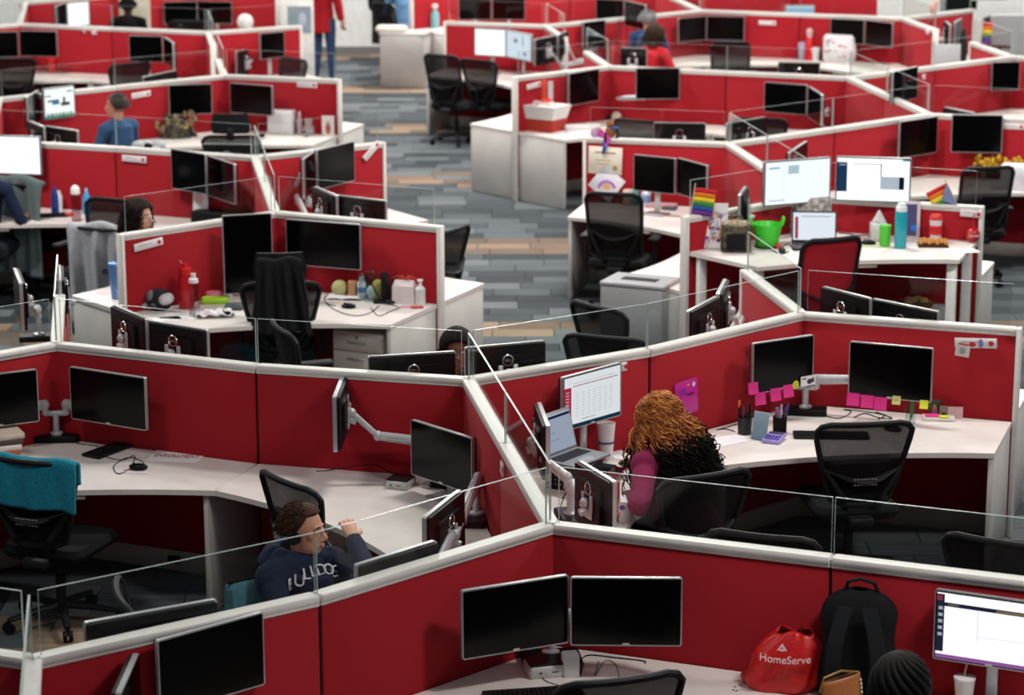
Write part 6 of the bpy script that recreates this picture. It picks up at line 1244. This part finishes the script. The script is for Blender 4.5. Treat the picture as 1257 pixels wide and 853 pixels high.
# --- far left
bottle('plastic_cup', 'bright red cup on the far left worktop', 63, 85, CUP, 'd0141c', cat='cup', sc=1.5)
solo('globe_lamp', 'glossy white round globe above the far left rail', 'globe', lambda m: (m.ell((0, 0, .1), (.1, .1, .1), 20, 14), m.lathe([(.05, -.3), (.05, 0)])), mat('e8e4e4', .3), G(301, 27, 1.36)+Vector((0, 0, -.1)))
r = T('cream_board', 'cream board standing behind the person in black', 'board', G(159, -4, 1.3)+Vector((0, .4, -1.3))); part(r, 'board', lambda m: m.box((0, 0, .85), (.42, .03, 1.3), .004), mat('cfc9b4', .8)); part(r, 'foot', lambda m: m.box((0, 0, .1), (.4, .2, .2), .01), M_KICK)
r = T('bright_window_box', 'white box frame with pale picture beyond the far left row end', 'display', G(357, 28, 1.2)+Vector((0, .9, -1.2))); part(r, 'frame', lambda m: m.box((0, 0, .8), (.42, .2, 1.3), .01), M_WHITE); part(r, 'picture', lambda m: m.box((.04, -.105, 1.15), (.3, .01, .34)), mat('93a7b4', .4)); part(r, 'figure', lambda m: m.ell((.08, -.115, 1.15), (.05, .004, .1), 10, 6), mat('bccbd8', .5))
# --- H cubicle
def pinned(name, lab, cat, u, v, seg, w_, h_, col, rot=0): return plate(lab, u, v, seg, w_, h_, rot, col, None, word='x')
r = pinned('c', 'framed cream certificate with gold seal on the red partition', 'p', 743, 197, ('H', 'HL'), .30, .24, 'ddd8c8', 2); part(r, 'seal', lambda m: m.ell((.09, -.009, -.06), (.022, .002, .022), 14, 6), mat('9a8a3c', .4)); part(r, 'print', lambda m: (m.box((0, -.008, .07), (.18, .001, .012)), m.box((-.02, -.008, .0), (.14, .001, .006)), m.box((-.02, -.008, -.03), (.12, .001, .006))), mat('b07a5a', .7))
r = pinned('c', 'white paper with a purple arch drawing below the certificate', 'p', 745, 225, ('H', 'HL'), .24, .24, 'dadce4', 38); part(r, 'arch', lambda m: m.tube([(.07*cos(t)-.0, -.009, -.04+.06*sin(t)) for t in [i*.35 for i in range(10)]], .012, 6), mat('a85ab0', .6), rot=(0, radians(-38), 0)); part(r, 'sun', lambda m: m.ell((0, -.009, -.03), (.035, .002, .03), 12, 6), mat('d8b07a', .6), rot=(0, radians(-38), 0))
def flag(lab, a, b, t, bands, w_, h_, rz, tiltx, pole=.3, pc='c8b49a'):
    p = N[a].lerp(N[b], t); p.z = RH+pole*.85*cos(tiltx)-.004; p.x -= .0; p = p+Vector((pole*.85*sin(tiltx)*cos(radians(rz)), pole*.85*sin(tiltx)*sin(radians(rz)), 0)); r = T('small_flag', lab, 'flag', p, rot=(0, tiltx, radians(rz)))
    part(r, 'stick', lambda m: m.tube([(0, 0, -pole*.85), (0, 0, .03)], .004, 6), mat(pc, .6))
    n = len(bands)
    for i, c_ in enumerate(bands): part(r, 'stripe', lambda m: m.sheet(lambda a, b: (a*w_, .012*sin(a*5), -h_*(i+b)/n), 8, 2, .0012), mat(c_, .8), smooth=True)
    return r
RB = ['c8202c', 'e87a1c', 'ecd02c', '2c8a3c', '2a4aa0', '6a2a8a']
flag('rainbow flag on a stick right of the tall black chair', 'IL', 'I', .03, RB, .16, .2, 10, .15, .25)
r = flag('rainbow flag with grey-blue triangle above the red ornaments', 'IR', 'I', .13, RB, -.17, .2, -15, -.5, .22); part(r, 'triangle', lambda m: m.add([(0, -.004, 0), (0, -.004, -.2), (-.09, -.004, -.1), (0, .0, 0), (0, .0, -.2), (-.09, .0, -.1)], [(0, 1, 2), (5, 4, 3), (0, 2, 5, 3), (1, 4, 5, 2), (0, 3, 4, 1)]), mat('7a88b0', .8), smooth=False)
flag('tiny rainbow flag at the end of the far partition beside the aisle', 'PL', 'P', .03, RB[:4], .1, .22, 60, .1, .1)
r = flag('pink, lilac and blue flag hanging over the certificate', 'HL', 'H', .06, ['d84a9a', 'c04aa8', '9a6ac8', '2a4aa0', '23408f'], .16, .17, -40, .5, .12)
p = N['HL'].lerp(N['H'], .17)+Vector((0, 0, 1.291)); r = T('plush_toy', 'small brown and black plush figure sitting on the rail above the certificate', 'toy', p, .3); part(r, 'body_plush', lambda m: (m.ell((0, 0, .05), (.05, .035, .06), 12, 8), m.ell((.0, 0, .12), (.038, .034, .035), 12, 8)), mat('8a5a34', .95, 0, 'cloth')); part(r, 'limb', lambda m: (m.ell((-.05, -.03, -.0), (.02, .02, .05), 8, 6), m.ell((.05, -.03, -.02), (.02, .02, .06), 8, 6)), mat('2a2422', .9)); part(r, 'scarf', lambda m: m.ell((.03, -.01, .085), (.05, .04, .014), 10, 6), mat('2a4a8a', .9))
p = N['HL'].lerp(N['H'], .07)+Vector((0, 0, 1.291)); solo('paper_fan', 'orange and lilac paper fan left of the plush figure on the rail', 'decoration', lambda m: (m.ell((0, 0, .04), (.055, .008, .05), 12, 8)), mat('c09ab8', .8), p, .4)
bottle('carton_cup', 'white and orange carton left of the teal bottle', 771, 247, [(.04, 0), (.045, .005), (.045, .13), (.042, .135)], 'dcc8bc', band=('d8b48a', .0458, .01, .05), cat='carton'); bottle('soap_bottle', 'teal bottle with white cap between carton and jar', 780, 249, [(.028, 0), (.03, .12), (.012, .15)], '3fa89c', 'e8e8e6', [(.012, .15), (.006, .19)]); bottle('glass_jar', 'glass jar with blue round label right of the teal bottle', 793, 249, [(.042, 0), (.044, .11), (.03, .125)], 'cfdae4', band=('7a9ac8', .045, .03, .09), cat='jar')
bx('tissue_box', 'flat pink packet on the certificate desk', 'packet', 812, 254, (.26, .12, .03), 'c89aa0', -18); keyboard('dark keyboard under the monitors of the certificate desk', 822, 240, -14); bx('phone_case', 'dark grey device at the edge of the certificate desk', 'device', 822, 257, (.12, .1, .025), '55555a', -20)
# I-upper-left bits beyond the glass
p = at(868, 258, .72); solo('cloth_heap', 'green and yellow cloth behind the rainbow flag', 'cloth', lambda m: (m.ell((.25, 0, .35), (.16, .1, .05), 12, 8)), mat('5a7a34', .9, 0, 'camo'), (p.x+.05, p.y+.5, DZ-.3))
# waste cabinet
a_ = G(741, 347, .78); q_ = G(787, 338, .78)
wp = G(786, 345, .74); r = T('waste_cabinet', 'grey metal waste cabinet with a slot in the top, beside the tall chair', 'bin', (wp.x, wp.y, .003), radians(-24))
part(r, 'housing', lambda m: m.box((0, 0, .36), (.50, .36, .72), .006), mat('8f9193', .45, .2, 'metal')); part(r, 'lid', lambda m: m.box((0, 0, .735), (.51, .37, .03), .006), mat('a3a5a7', .4, .2, 'metal')); part(r, 'slot', lambda m: m.box((0, 0, .7515), (.28, .1, .004), .001), M_BLK); part(r, 'lower_panel', lambda m: m.box((0, -.182, .3), (.48, .006, .54), .002), mat('85878a', .5, .2, 'metal'))
# --- I desk (raised)
DZ = 1.0305
p = at(877, 302); r = T('canvas_painting', 'small canvas splashed with orange and purple paint leaning on the partition', 'painting', (p.x, p.y, DZ), radians(-6))
part(r, 'canvas', lambda m: m.box((0, 0, .17), (.19, .018, .33)), mat('e6e2e4', .8), rot=(radians(-8), 0, 0)); rs = random.Random(6)
for c_ in ('d88a2a', '5a2a8a', 'b8322c', '3a7ab0', '7a4aa8', 'e0a83a'): part(r, 'paint_splash', lambda m: [(lambda x, z, a: m.tube([(x, -.0105, z), (x+.04*cos(a), -.0108, z+.05*sin(a))], [.003, .0015], 4))(rs.uniform(-.07, .06), rs.uniform(.05, .28), rs.uniform(0, 6.28)) for _ in range(9)] + [m.ell((rs.uniform(-.07, .07), -.009, rs.uniform(.06, .25)), (.016, .002, .014), 8, 5) for _ in range(2)], mat(c_, .6), rot=(radians(-8), 0, 0), kind='stuff')
p = at(903, 308); r = T('lunch_bag', 'camouflage lunch bag with black pocket', 'bag', (p.x, p.y, DZ), radians(-4)); part(r, 'body_cloth', lambda m: m.box((0, 0, .1), (.22, .15, .2), .02), mat('4c4836', .9, 0, 'camo')); part(r, 'lid_cloth', lambda m: m.ell((0, 0, .2), (.105, .075, .035), 16, 8), mat('8a7f66', .9, 0, 'camo')); part(r, 'pocket', lambda m: m.box((.0, -.08, .08), (.14, .01, .12), .004), mat('141416', .8)); part(r, 'handle', lambda m: m.tube([(-.05, 0, .22), (-.03, 0, .26), (.03, 0, .26), (.05, 0, .22)], .012, 6), mat('5a5344', .9))
p = at(941, 303); r = T('bucket', 'lime green plastic tub with two loop handles', 'bucket', (p.x, p.y, DZ)); part(r, 'wall_plastic', lambda m: m.lathe([(.075, 0), (.08, .005), (.11, .17), (.112, .175), (.106, .17), (.07, .01)], n=26), mat('35c82a', .4)); part(r, 'handle', lambda m: (m.tube([(-.108, -.03, .165), (-.125, -.02, .22), (-.12, .02, .22), (-.106, .03, .165)], .009, 6), m.tube([(.108, -.03, .165), (.125, -.02, .22), (.12, .02, .22), (.106, .03, .165)], .009, 6)), mat('3fd030', .4)); part(r, 'base_dark', lambda m: m.lathe([(.09, -.0), (.09, .012)]), mat('2a3030', .5))
p = at(1083, 294); r = T('tissue_box', 'white tissue box with a tissue peak behind the green cup', 'tissue box', (p.x, p.y, DZ)); part(r, 'carton', lambda m: m.box((-.03, 0, .065), (.12, .12, .13), .006), mat('d8d6d6', .6)); part(r, 'tissue', lambda m: m.sheet(lambda a, b: ((.055-.05*b)*cos(6.28*a)-.03, (.04-.035*b)*sin(6.28*a), .13+.09*b+.008*sin(a*20)), 20, 5, .002), mat('d2d0d2', .8), smooth=True)
bottle('plastic_cup', 'green lidded cup in front of the tissue box', 1086, 302, [(.034, 0), (.038, .005), (.042, .14), (.043, .15), (.02, .152)], '4cc22c', cat='cup', sc=1.05)
bottle('water_bottle', 'tall teal bottle with white lid right of the green cup', 1105, 304, [(.04, 0), (.043, .006), (.043, .24), (.038, .26)], '1f9fb0', 'e4eef0', [(.04, .26), (.04, .29), (.03, .3), (.028, .315), (.02, .318)], rough=.25, sc=1.05)
p = at(1118, 290); r = T('picture_frame', 'framed picture with blue badge behind the teal bottle', 'frame', (p.x, p.y, DZ), radians(-10)); part(r, 'frame_edge', lambda m: m.box((0, 0, .14), (.13, .014, .28), .003), mat('d8c8cc', .5)); part(r, 'picture', lambda m: m.box((-.01, -.009, .14), (.1, .002, .24)), mat('4a4a7a', .5)); part(r, 'badge', lambda m: m.ell((.02, -.012, .08), (.024, .003, .024), 12, 6), mat('1a7ae0', .5))
bottle('travel_cup', 'red and white coffee cup with red lid', 1148, 296, [(.032, 0), (.034, .004), (.044, .15)], 'e0dada', 'd8322c', [(.046, .15), (.046, .165), (.036, .18), (.034, .185)], band=('d42028', .0435, .05, .11), cat='cup', sc=1.1)
p = at(1145, 302); r = T('cookie_tray', 'dark tray heaped with golden cookies', 'tray', (p.x, p.y, DZ), radians(-4)); part(r, 'tray_wall', lambda m: m.box((0, 0, .008), (.22, .13, .014), .004), mat('4a2a1c', .6)); part(r, 'cookies', lambda m: [m.ell((-.09+.03*(k % 7), -.035+.035*(k//7), .03+.012*(k % 2)), (.018, .015, .018), 8, 6) for k in range(21)], mat('c88a4a', .8), kind='stuff')
for (u, v, wd, lab) in ((1181, 291, 'Spice', 'round red ornament with white writing, left of two on the right end'), (1194, 295, 'Sweet', 'round red ornament with white writing, right of two on the right end')):
    p = at(u, v); r = T('ornament', lab, 'ornament', (p.x, p.y, DZ)); part(r, 'globe', lambda m: m.ell((0, 0, .055), (.055, .05, .055), 18, 12), mat('b0141e', .25)); part(r, 'stem', lambda m: m.tube([(0, 0, .1), (0, 0, .2), (.01, 0, .22)], .005, 6), mat('b8202a', .4)); text(r, 'lettering', wd, .035, mat('e8d0d0', .7), (0, -.053, .06), (pi2, 0, 0))
mouse('black mouse on a coaster right of the red chair', 1066, 300, 80); slip('paper_sheet', 'white sheet at the front right corner of the cookie tray desk', 'paper', 1180, 308, .24, .16, 10, 'e8e6ea'); slip('mouse_pad', 'pale green pad under the mouse by the red chair', 'pad', 1068, 301, .2, .16, 0, 'b8b89a')
for i, pts in enumerate(([(1030, 285), (1042, 282), (1052, 290), (1064, 284), (1070, 292)], [(958, 305), (968, 300), (975, 308), (985, 306)], [(948, 308), (960, 312), (968, 309)])): cable('black cable on the laptop desk, ' + ('right of the laptop', 'left of the laptop', 'in front of the green tub')[i], pts, .004)
solo('key_fob', 'small red toy by the green tub', 'toy', lambda m: m.ell((0, 0, .02), (.025, .02, .02), 10, 6), mat('c83a2c', .5), at(955, 305)); solo('camera_puck', 'small black and silver device left of the laptop', 'device', lambda m: m.lathe([(.025, 0), (.028, .02), (.015, .035)]), mat('3a3a40', .3, .5), at(960, 310))
bx('printed_bag', 'patterned grey-white bag hanging below the two bright screens', 'bag', 995, 290, (.3, .1, .3), 'a89f9c', -6, bev=.02, kind='camo')
DZ = .7205
# --- K desk flowers
p = at(1225, 212); r = T('flower_garland', 'row of yellow blossoms on the right-hand desk', 'flowers', (p.x, p.y, DZ), radians(-20)); rs = random.Random(8)
part(r, 'blossoms', lambda m: [m.ell((rs.uniform(-.22, .22), rs.uniform(-.04, .04), rs.uniform(.08, .22)), (.022,)*3, 7, 5) for _ in range(60)], mat('b8921c', .8), kind='stuff'); part(r, 'greens', lambda m: [m.ell((rs.uniform(-.22, .22), 0, rs.uniform(.03, .15)), (.02, .02, .035), 6, 5) for _ in range(24)], mat('5a4a1c', .9), kind='stuff')
bottle('dispenser', 'white dispenser bottle right of the yellow blossoms', 1248, 216, [(.03, 0), (.03, .12), (.012, .16)], 'd8d8de'); bx('storage_box', 'white box with a blue dot at the right edge', 'box', 1250, 232, (.3, .2, .22), 'dcdce2', -20); solo('figurine', 'small pink and black figure left of the yellow blossoms', 'figure', lambda m: (m.ell((0, 0, .07), (.04, .03, .07), 10, 8), m.ell((0, 0, .15), (.025,)*3, 8, 6)), mat('b8948a', .7), at(1208, 214))
# --- N desk
p = at(668, 160); r = T('storage_basket', 'white basket with red lower half holding ribbons', 'basket', (p.x, p.y, DZ), radians(-35))
part(r, 'liner', lambda m: m.add([(-.19, -.13, .12), (.19, -.13, .12), (.19, .13, .12), (-.19, .13, .12), (-.23, -.165, .27), (.23, -.165, .27), (.23, .165, .27), (-.23, .165, .27)], [(0, 1, 5, 4), (1, 2, 6, 5), (2, 3, 7, 6), (3, 0, 4, 7), (4, 5, 6, 7)]), mat('d9d7d4', .7), smooth=False)
part(r, 'base_red', lambda m: m.add([(-.17, -.11, 0), (.17, -.11, 0), (.17, .11, 0), (-.17, .11, 0), (-.20, -.14, .13), (.20, -.14, .13), (.20, .14, .13), (-.20, .14, .13)], [(3, 2, 1, 0), (0, 1, 5, 4), (1, 2, 6, 5), (2, 3, 7, 6), (3, 0, 4, 7), (4, 5, 6, 7)]), mat('a8301f', .8), smooth=False)
part(r, 'contents', lambda m: [m.ell((.04*k-.1, .03*sin(k*2), .275), (.05, .05, .03), 9, 6) for k in range(6)], mat('d0c4c0', .8))
p = at(668, 160); r = T('ribbon_roll', 'orange-red ribbon and white card sticking out of the white basket', 'ribbon', (p.x+.02, p.y, DZ+.28)); part(r, 'ribbon', lambda m: (m.box((-.02, 0, .12), (.05, .02, .26), .008), m.ell((0, 0, .02), (.07, .05, .04), 10, 6)), mat('d8402a', .6)); part(r, 'card', lambda m: m.box((.045, 0, .13), (.05, .01, .2)), mat('ccc8cc', .6))
slip('paper_sheet', 'stack edge of white papers right of the white basket', 'paper', 700, 163, .34, .24, 30, 'e4e2e2'); bx('tray', 'white low tray under the papers right of the basket', 'tray', 712, 158, (.4, .2, .04), 'dcdada', 25); solo('toy', 'cream and red soft toy beside the hub of the white twin arm', 'toy', lambda m: (m.ell((0, 0, .05), (.05, .04, .05), 10, 8), m.ell((-.04, 0, .03), (.02,)*3, 8, 6)), mat('d8c8b4', .8), at(757, 145))
# --- M desk
bottle('water_bottle', 'red bottle with loop lid left of the patterned tote', 993, 72, [(.05, 0), (.05, .22), (.03, .26)], 'c4121c', 'c8a8a8', [(.03, .26), (.04, .33), (.02, .36)], sc=1.1); bottle('tumbler', 'lilac tumbler left of the red bottle', 984, 70, TUM, 'a8a0b8', cat='tumbler', sc=1.1); bottle('plastic_cup', 'white cup between the red bottle and the patterned tote', 1001, 74, CUP, 'd8dcd8', cat='cup', sc=1.4)
p = at(1030, 76); r = T('tote_bag', 'white tote bag printed with small red and green motifs', 'bag', (p.x, p.y, DZ), -.1); part(r, 'cloth', lambda m: m.box((0, 0, .17), (.4, .18, .34), .04), mat('d8d4d8', .9, 0, 'cloth')); rs = random.Random(12); part(r, 'motifs', lambda m: [m.ell((rs.uniform(-.17, .17), -.092, rs.uniform(.04, .3)), (.018, .003, .014), 7, 5) for _ in range(9)], mat('b06a78', .8)); part(r, 'motifs', lambda m: [m.ell((rs.uniform(-.17, .17), -.092, rs.uniform(.04, .3)), (.016, .003, .014), 7, 5) for _ in range(7)], mat('8aa898', .8)); part(r, 'strap', lambda m: m.tube([(.1, -.05, .33), (.22, -.06, .25), (.28, -.05, .06)], .012, 6), M_BLK)
# --- O / R
p = at(1162, 88); r = T('grey_board', 'pale grey board standing behind the upper right partition', 'board', (G(1163, 52, 1.34).x, G(1163, 52, 1.34).y, DZ), -.1); part(r, 'panel', lambda m: m.box((0, 0, .3), (.3, .02, .6), .003), mat('a8abae', .6))
flag('rainbow ribbon hanging beside the small dark bottle in the upper right', 'Ou', 'O', .2, RB, .12, .26, 20, .1, .3); bottle('dark_bottle', 'small dark bottle between grey board and rainbow ribbon', 1181, 86, [(.04, 0), (.04, .3), (.015, .42)], '26282a', sc=1.2)
solo('soft_toy', 'peach-coloured soft toy on the far right rail', 'toy', lambda m: (m.ell((0, 0, .05), (.05, .03, .07), 10, 8), m.ell((.03, 0, .12), (.03,)*3, 8, 6)), mat('d89a84', .8), G(1146, 16, 1.30))
# --- top centre and aisle
for (u, v, w_, h_, lab) in ((665, 25, .34, .5, 'white panel box standing on the farthest worktop, lower left one'), (692, 8, .42, .42, 'white panel box standing on the farthest worktop, upper right one')):
    p = G(u, v, .72); r = T('white_carton', lab, 'box', (p.x, p.y, DZ), -.1); part(r, 'carton', lambda m: m.box((0, 0, h_/2), (w_, .12, h_), .006), M_WHITE); part(r, 'flap', lambda m: m.box((0, 0, h_+.004), (w_*.9, .1, .006)), mat('cfcfd2', .6))
bottle('spray_bottle', 'small teal and white spray bottle on the farthest worktop', 534, 34, [(.05, 0), (.05, .16), (.02, .22)], '7ab0b8', 'e0c8cc', [(.02, .22), (.04, .25), (.03, .28)], sc=1.2)
cx = G(500, 40, .74); r = T('aisle_cabinet', 'pale grey storage cabinet with folded white blanket beside the aisle, far end', 'cabinet', (cx.x-.02, cx.y+.1, .003), radians(-12)); part(r, 'body', lambda m: m.box((0, 0, .36), (.62, .5, .72), .005), mat('b0aca8', .6, 0, 'laminate')); part(r, 'top', lambda m: m.box((0, 0, .73), (.64, .52, .02), .004), mat('c8c4c0', .5))
solo('blanket', 'folded cream blanket lying on the far aisle cabinet', 'blanket', lambda m: m.box((0, 0, .04), (.42, .3, .08), .035), mat('d8d6ca', .95, 0, 'cloth'), (cx.x-.22, cx.y+.08, .745), -.1)
bx('laptop_bag', 'red handbag on the desk left of the woman in red', 'bag', 757, 80, (.26, .14, .26), 'a81420', 10, bev=.05, kind='cloth'); bx('notepad', 'open notebook with a red cover at the bright double screen', 'notebook', 590, 92, (.24, .2, .03), 'cfc4b0', 20)
# right top: window-bright posters on the low wall
r = T('lit_poster', 'bright colourful poster screen in the top right corner', 'screen', (8.1, 35.6, 1.05)); part(r, 'housing', lambda m: m.box((0, 0, .45), (1.3, .08, .95), .01), M_WHITE); screen_ui(r, 1.24, .88, 'poster', y=-.045, loc=(0, 0, .45))
r = T('white_poster', 'white poster with pink and dark figure left of the bright poster screen', 'poster', (6.65, 35.3, 1.05)); part(r, 'board', lambda m: m.box((0, 0, .4), (.75, .05, .85), .01), M_WHITE); part(r, 'figure', lambda m: m.ell((.1, -.03, .35), (.12, .01, .12), 10, 6), mat('d87a84', .6)); part(r, 'figure', lambda m: m.ell((-.14, -.03, .3), (.08, .01, .07), 10, 6), mat('1c2a28', .6))
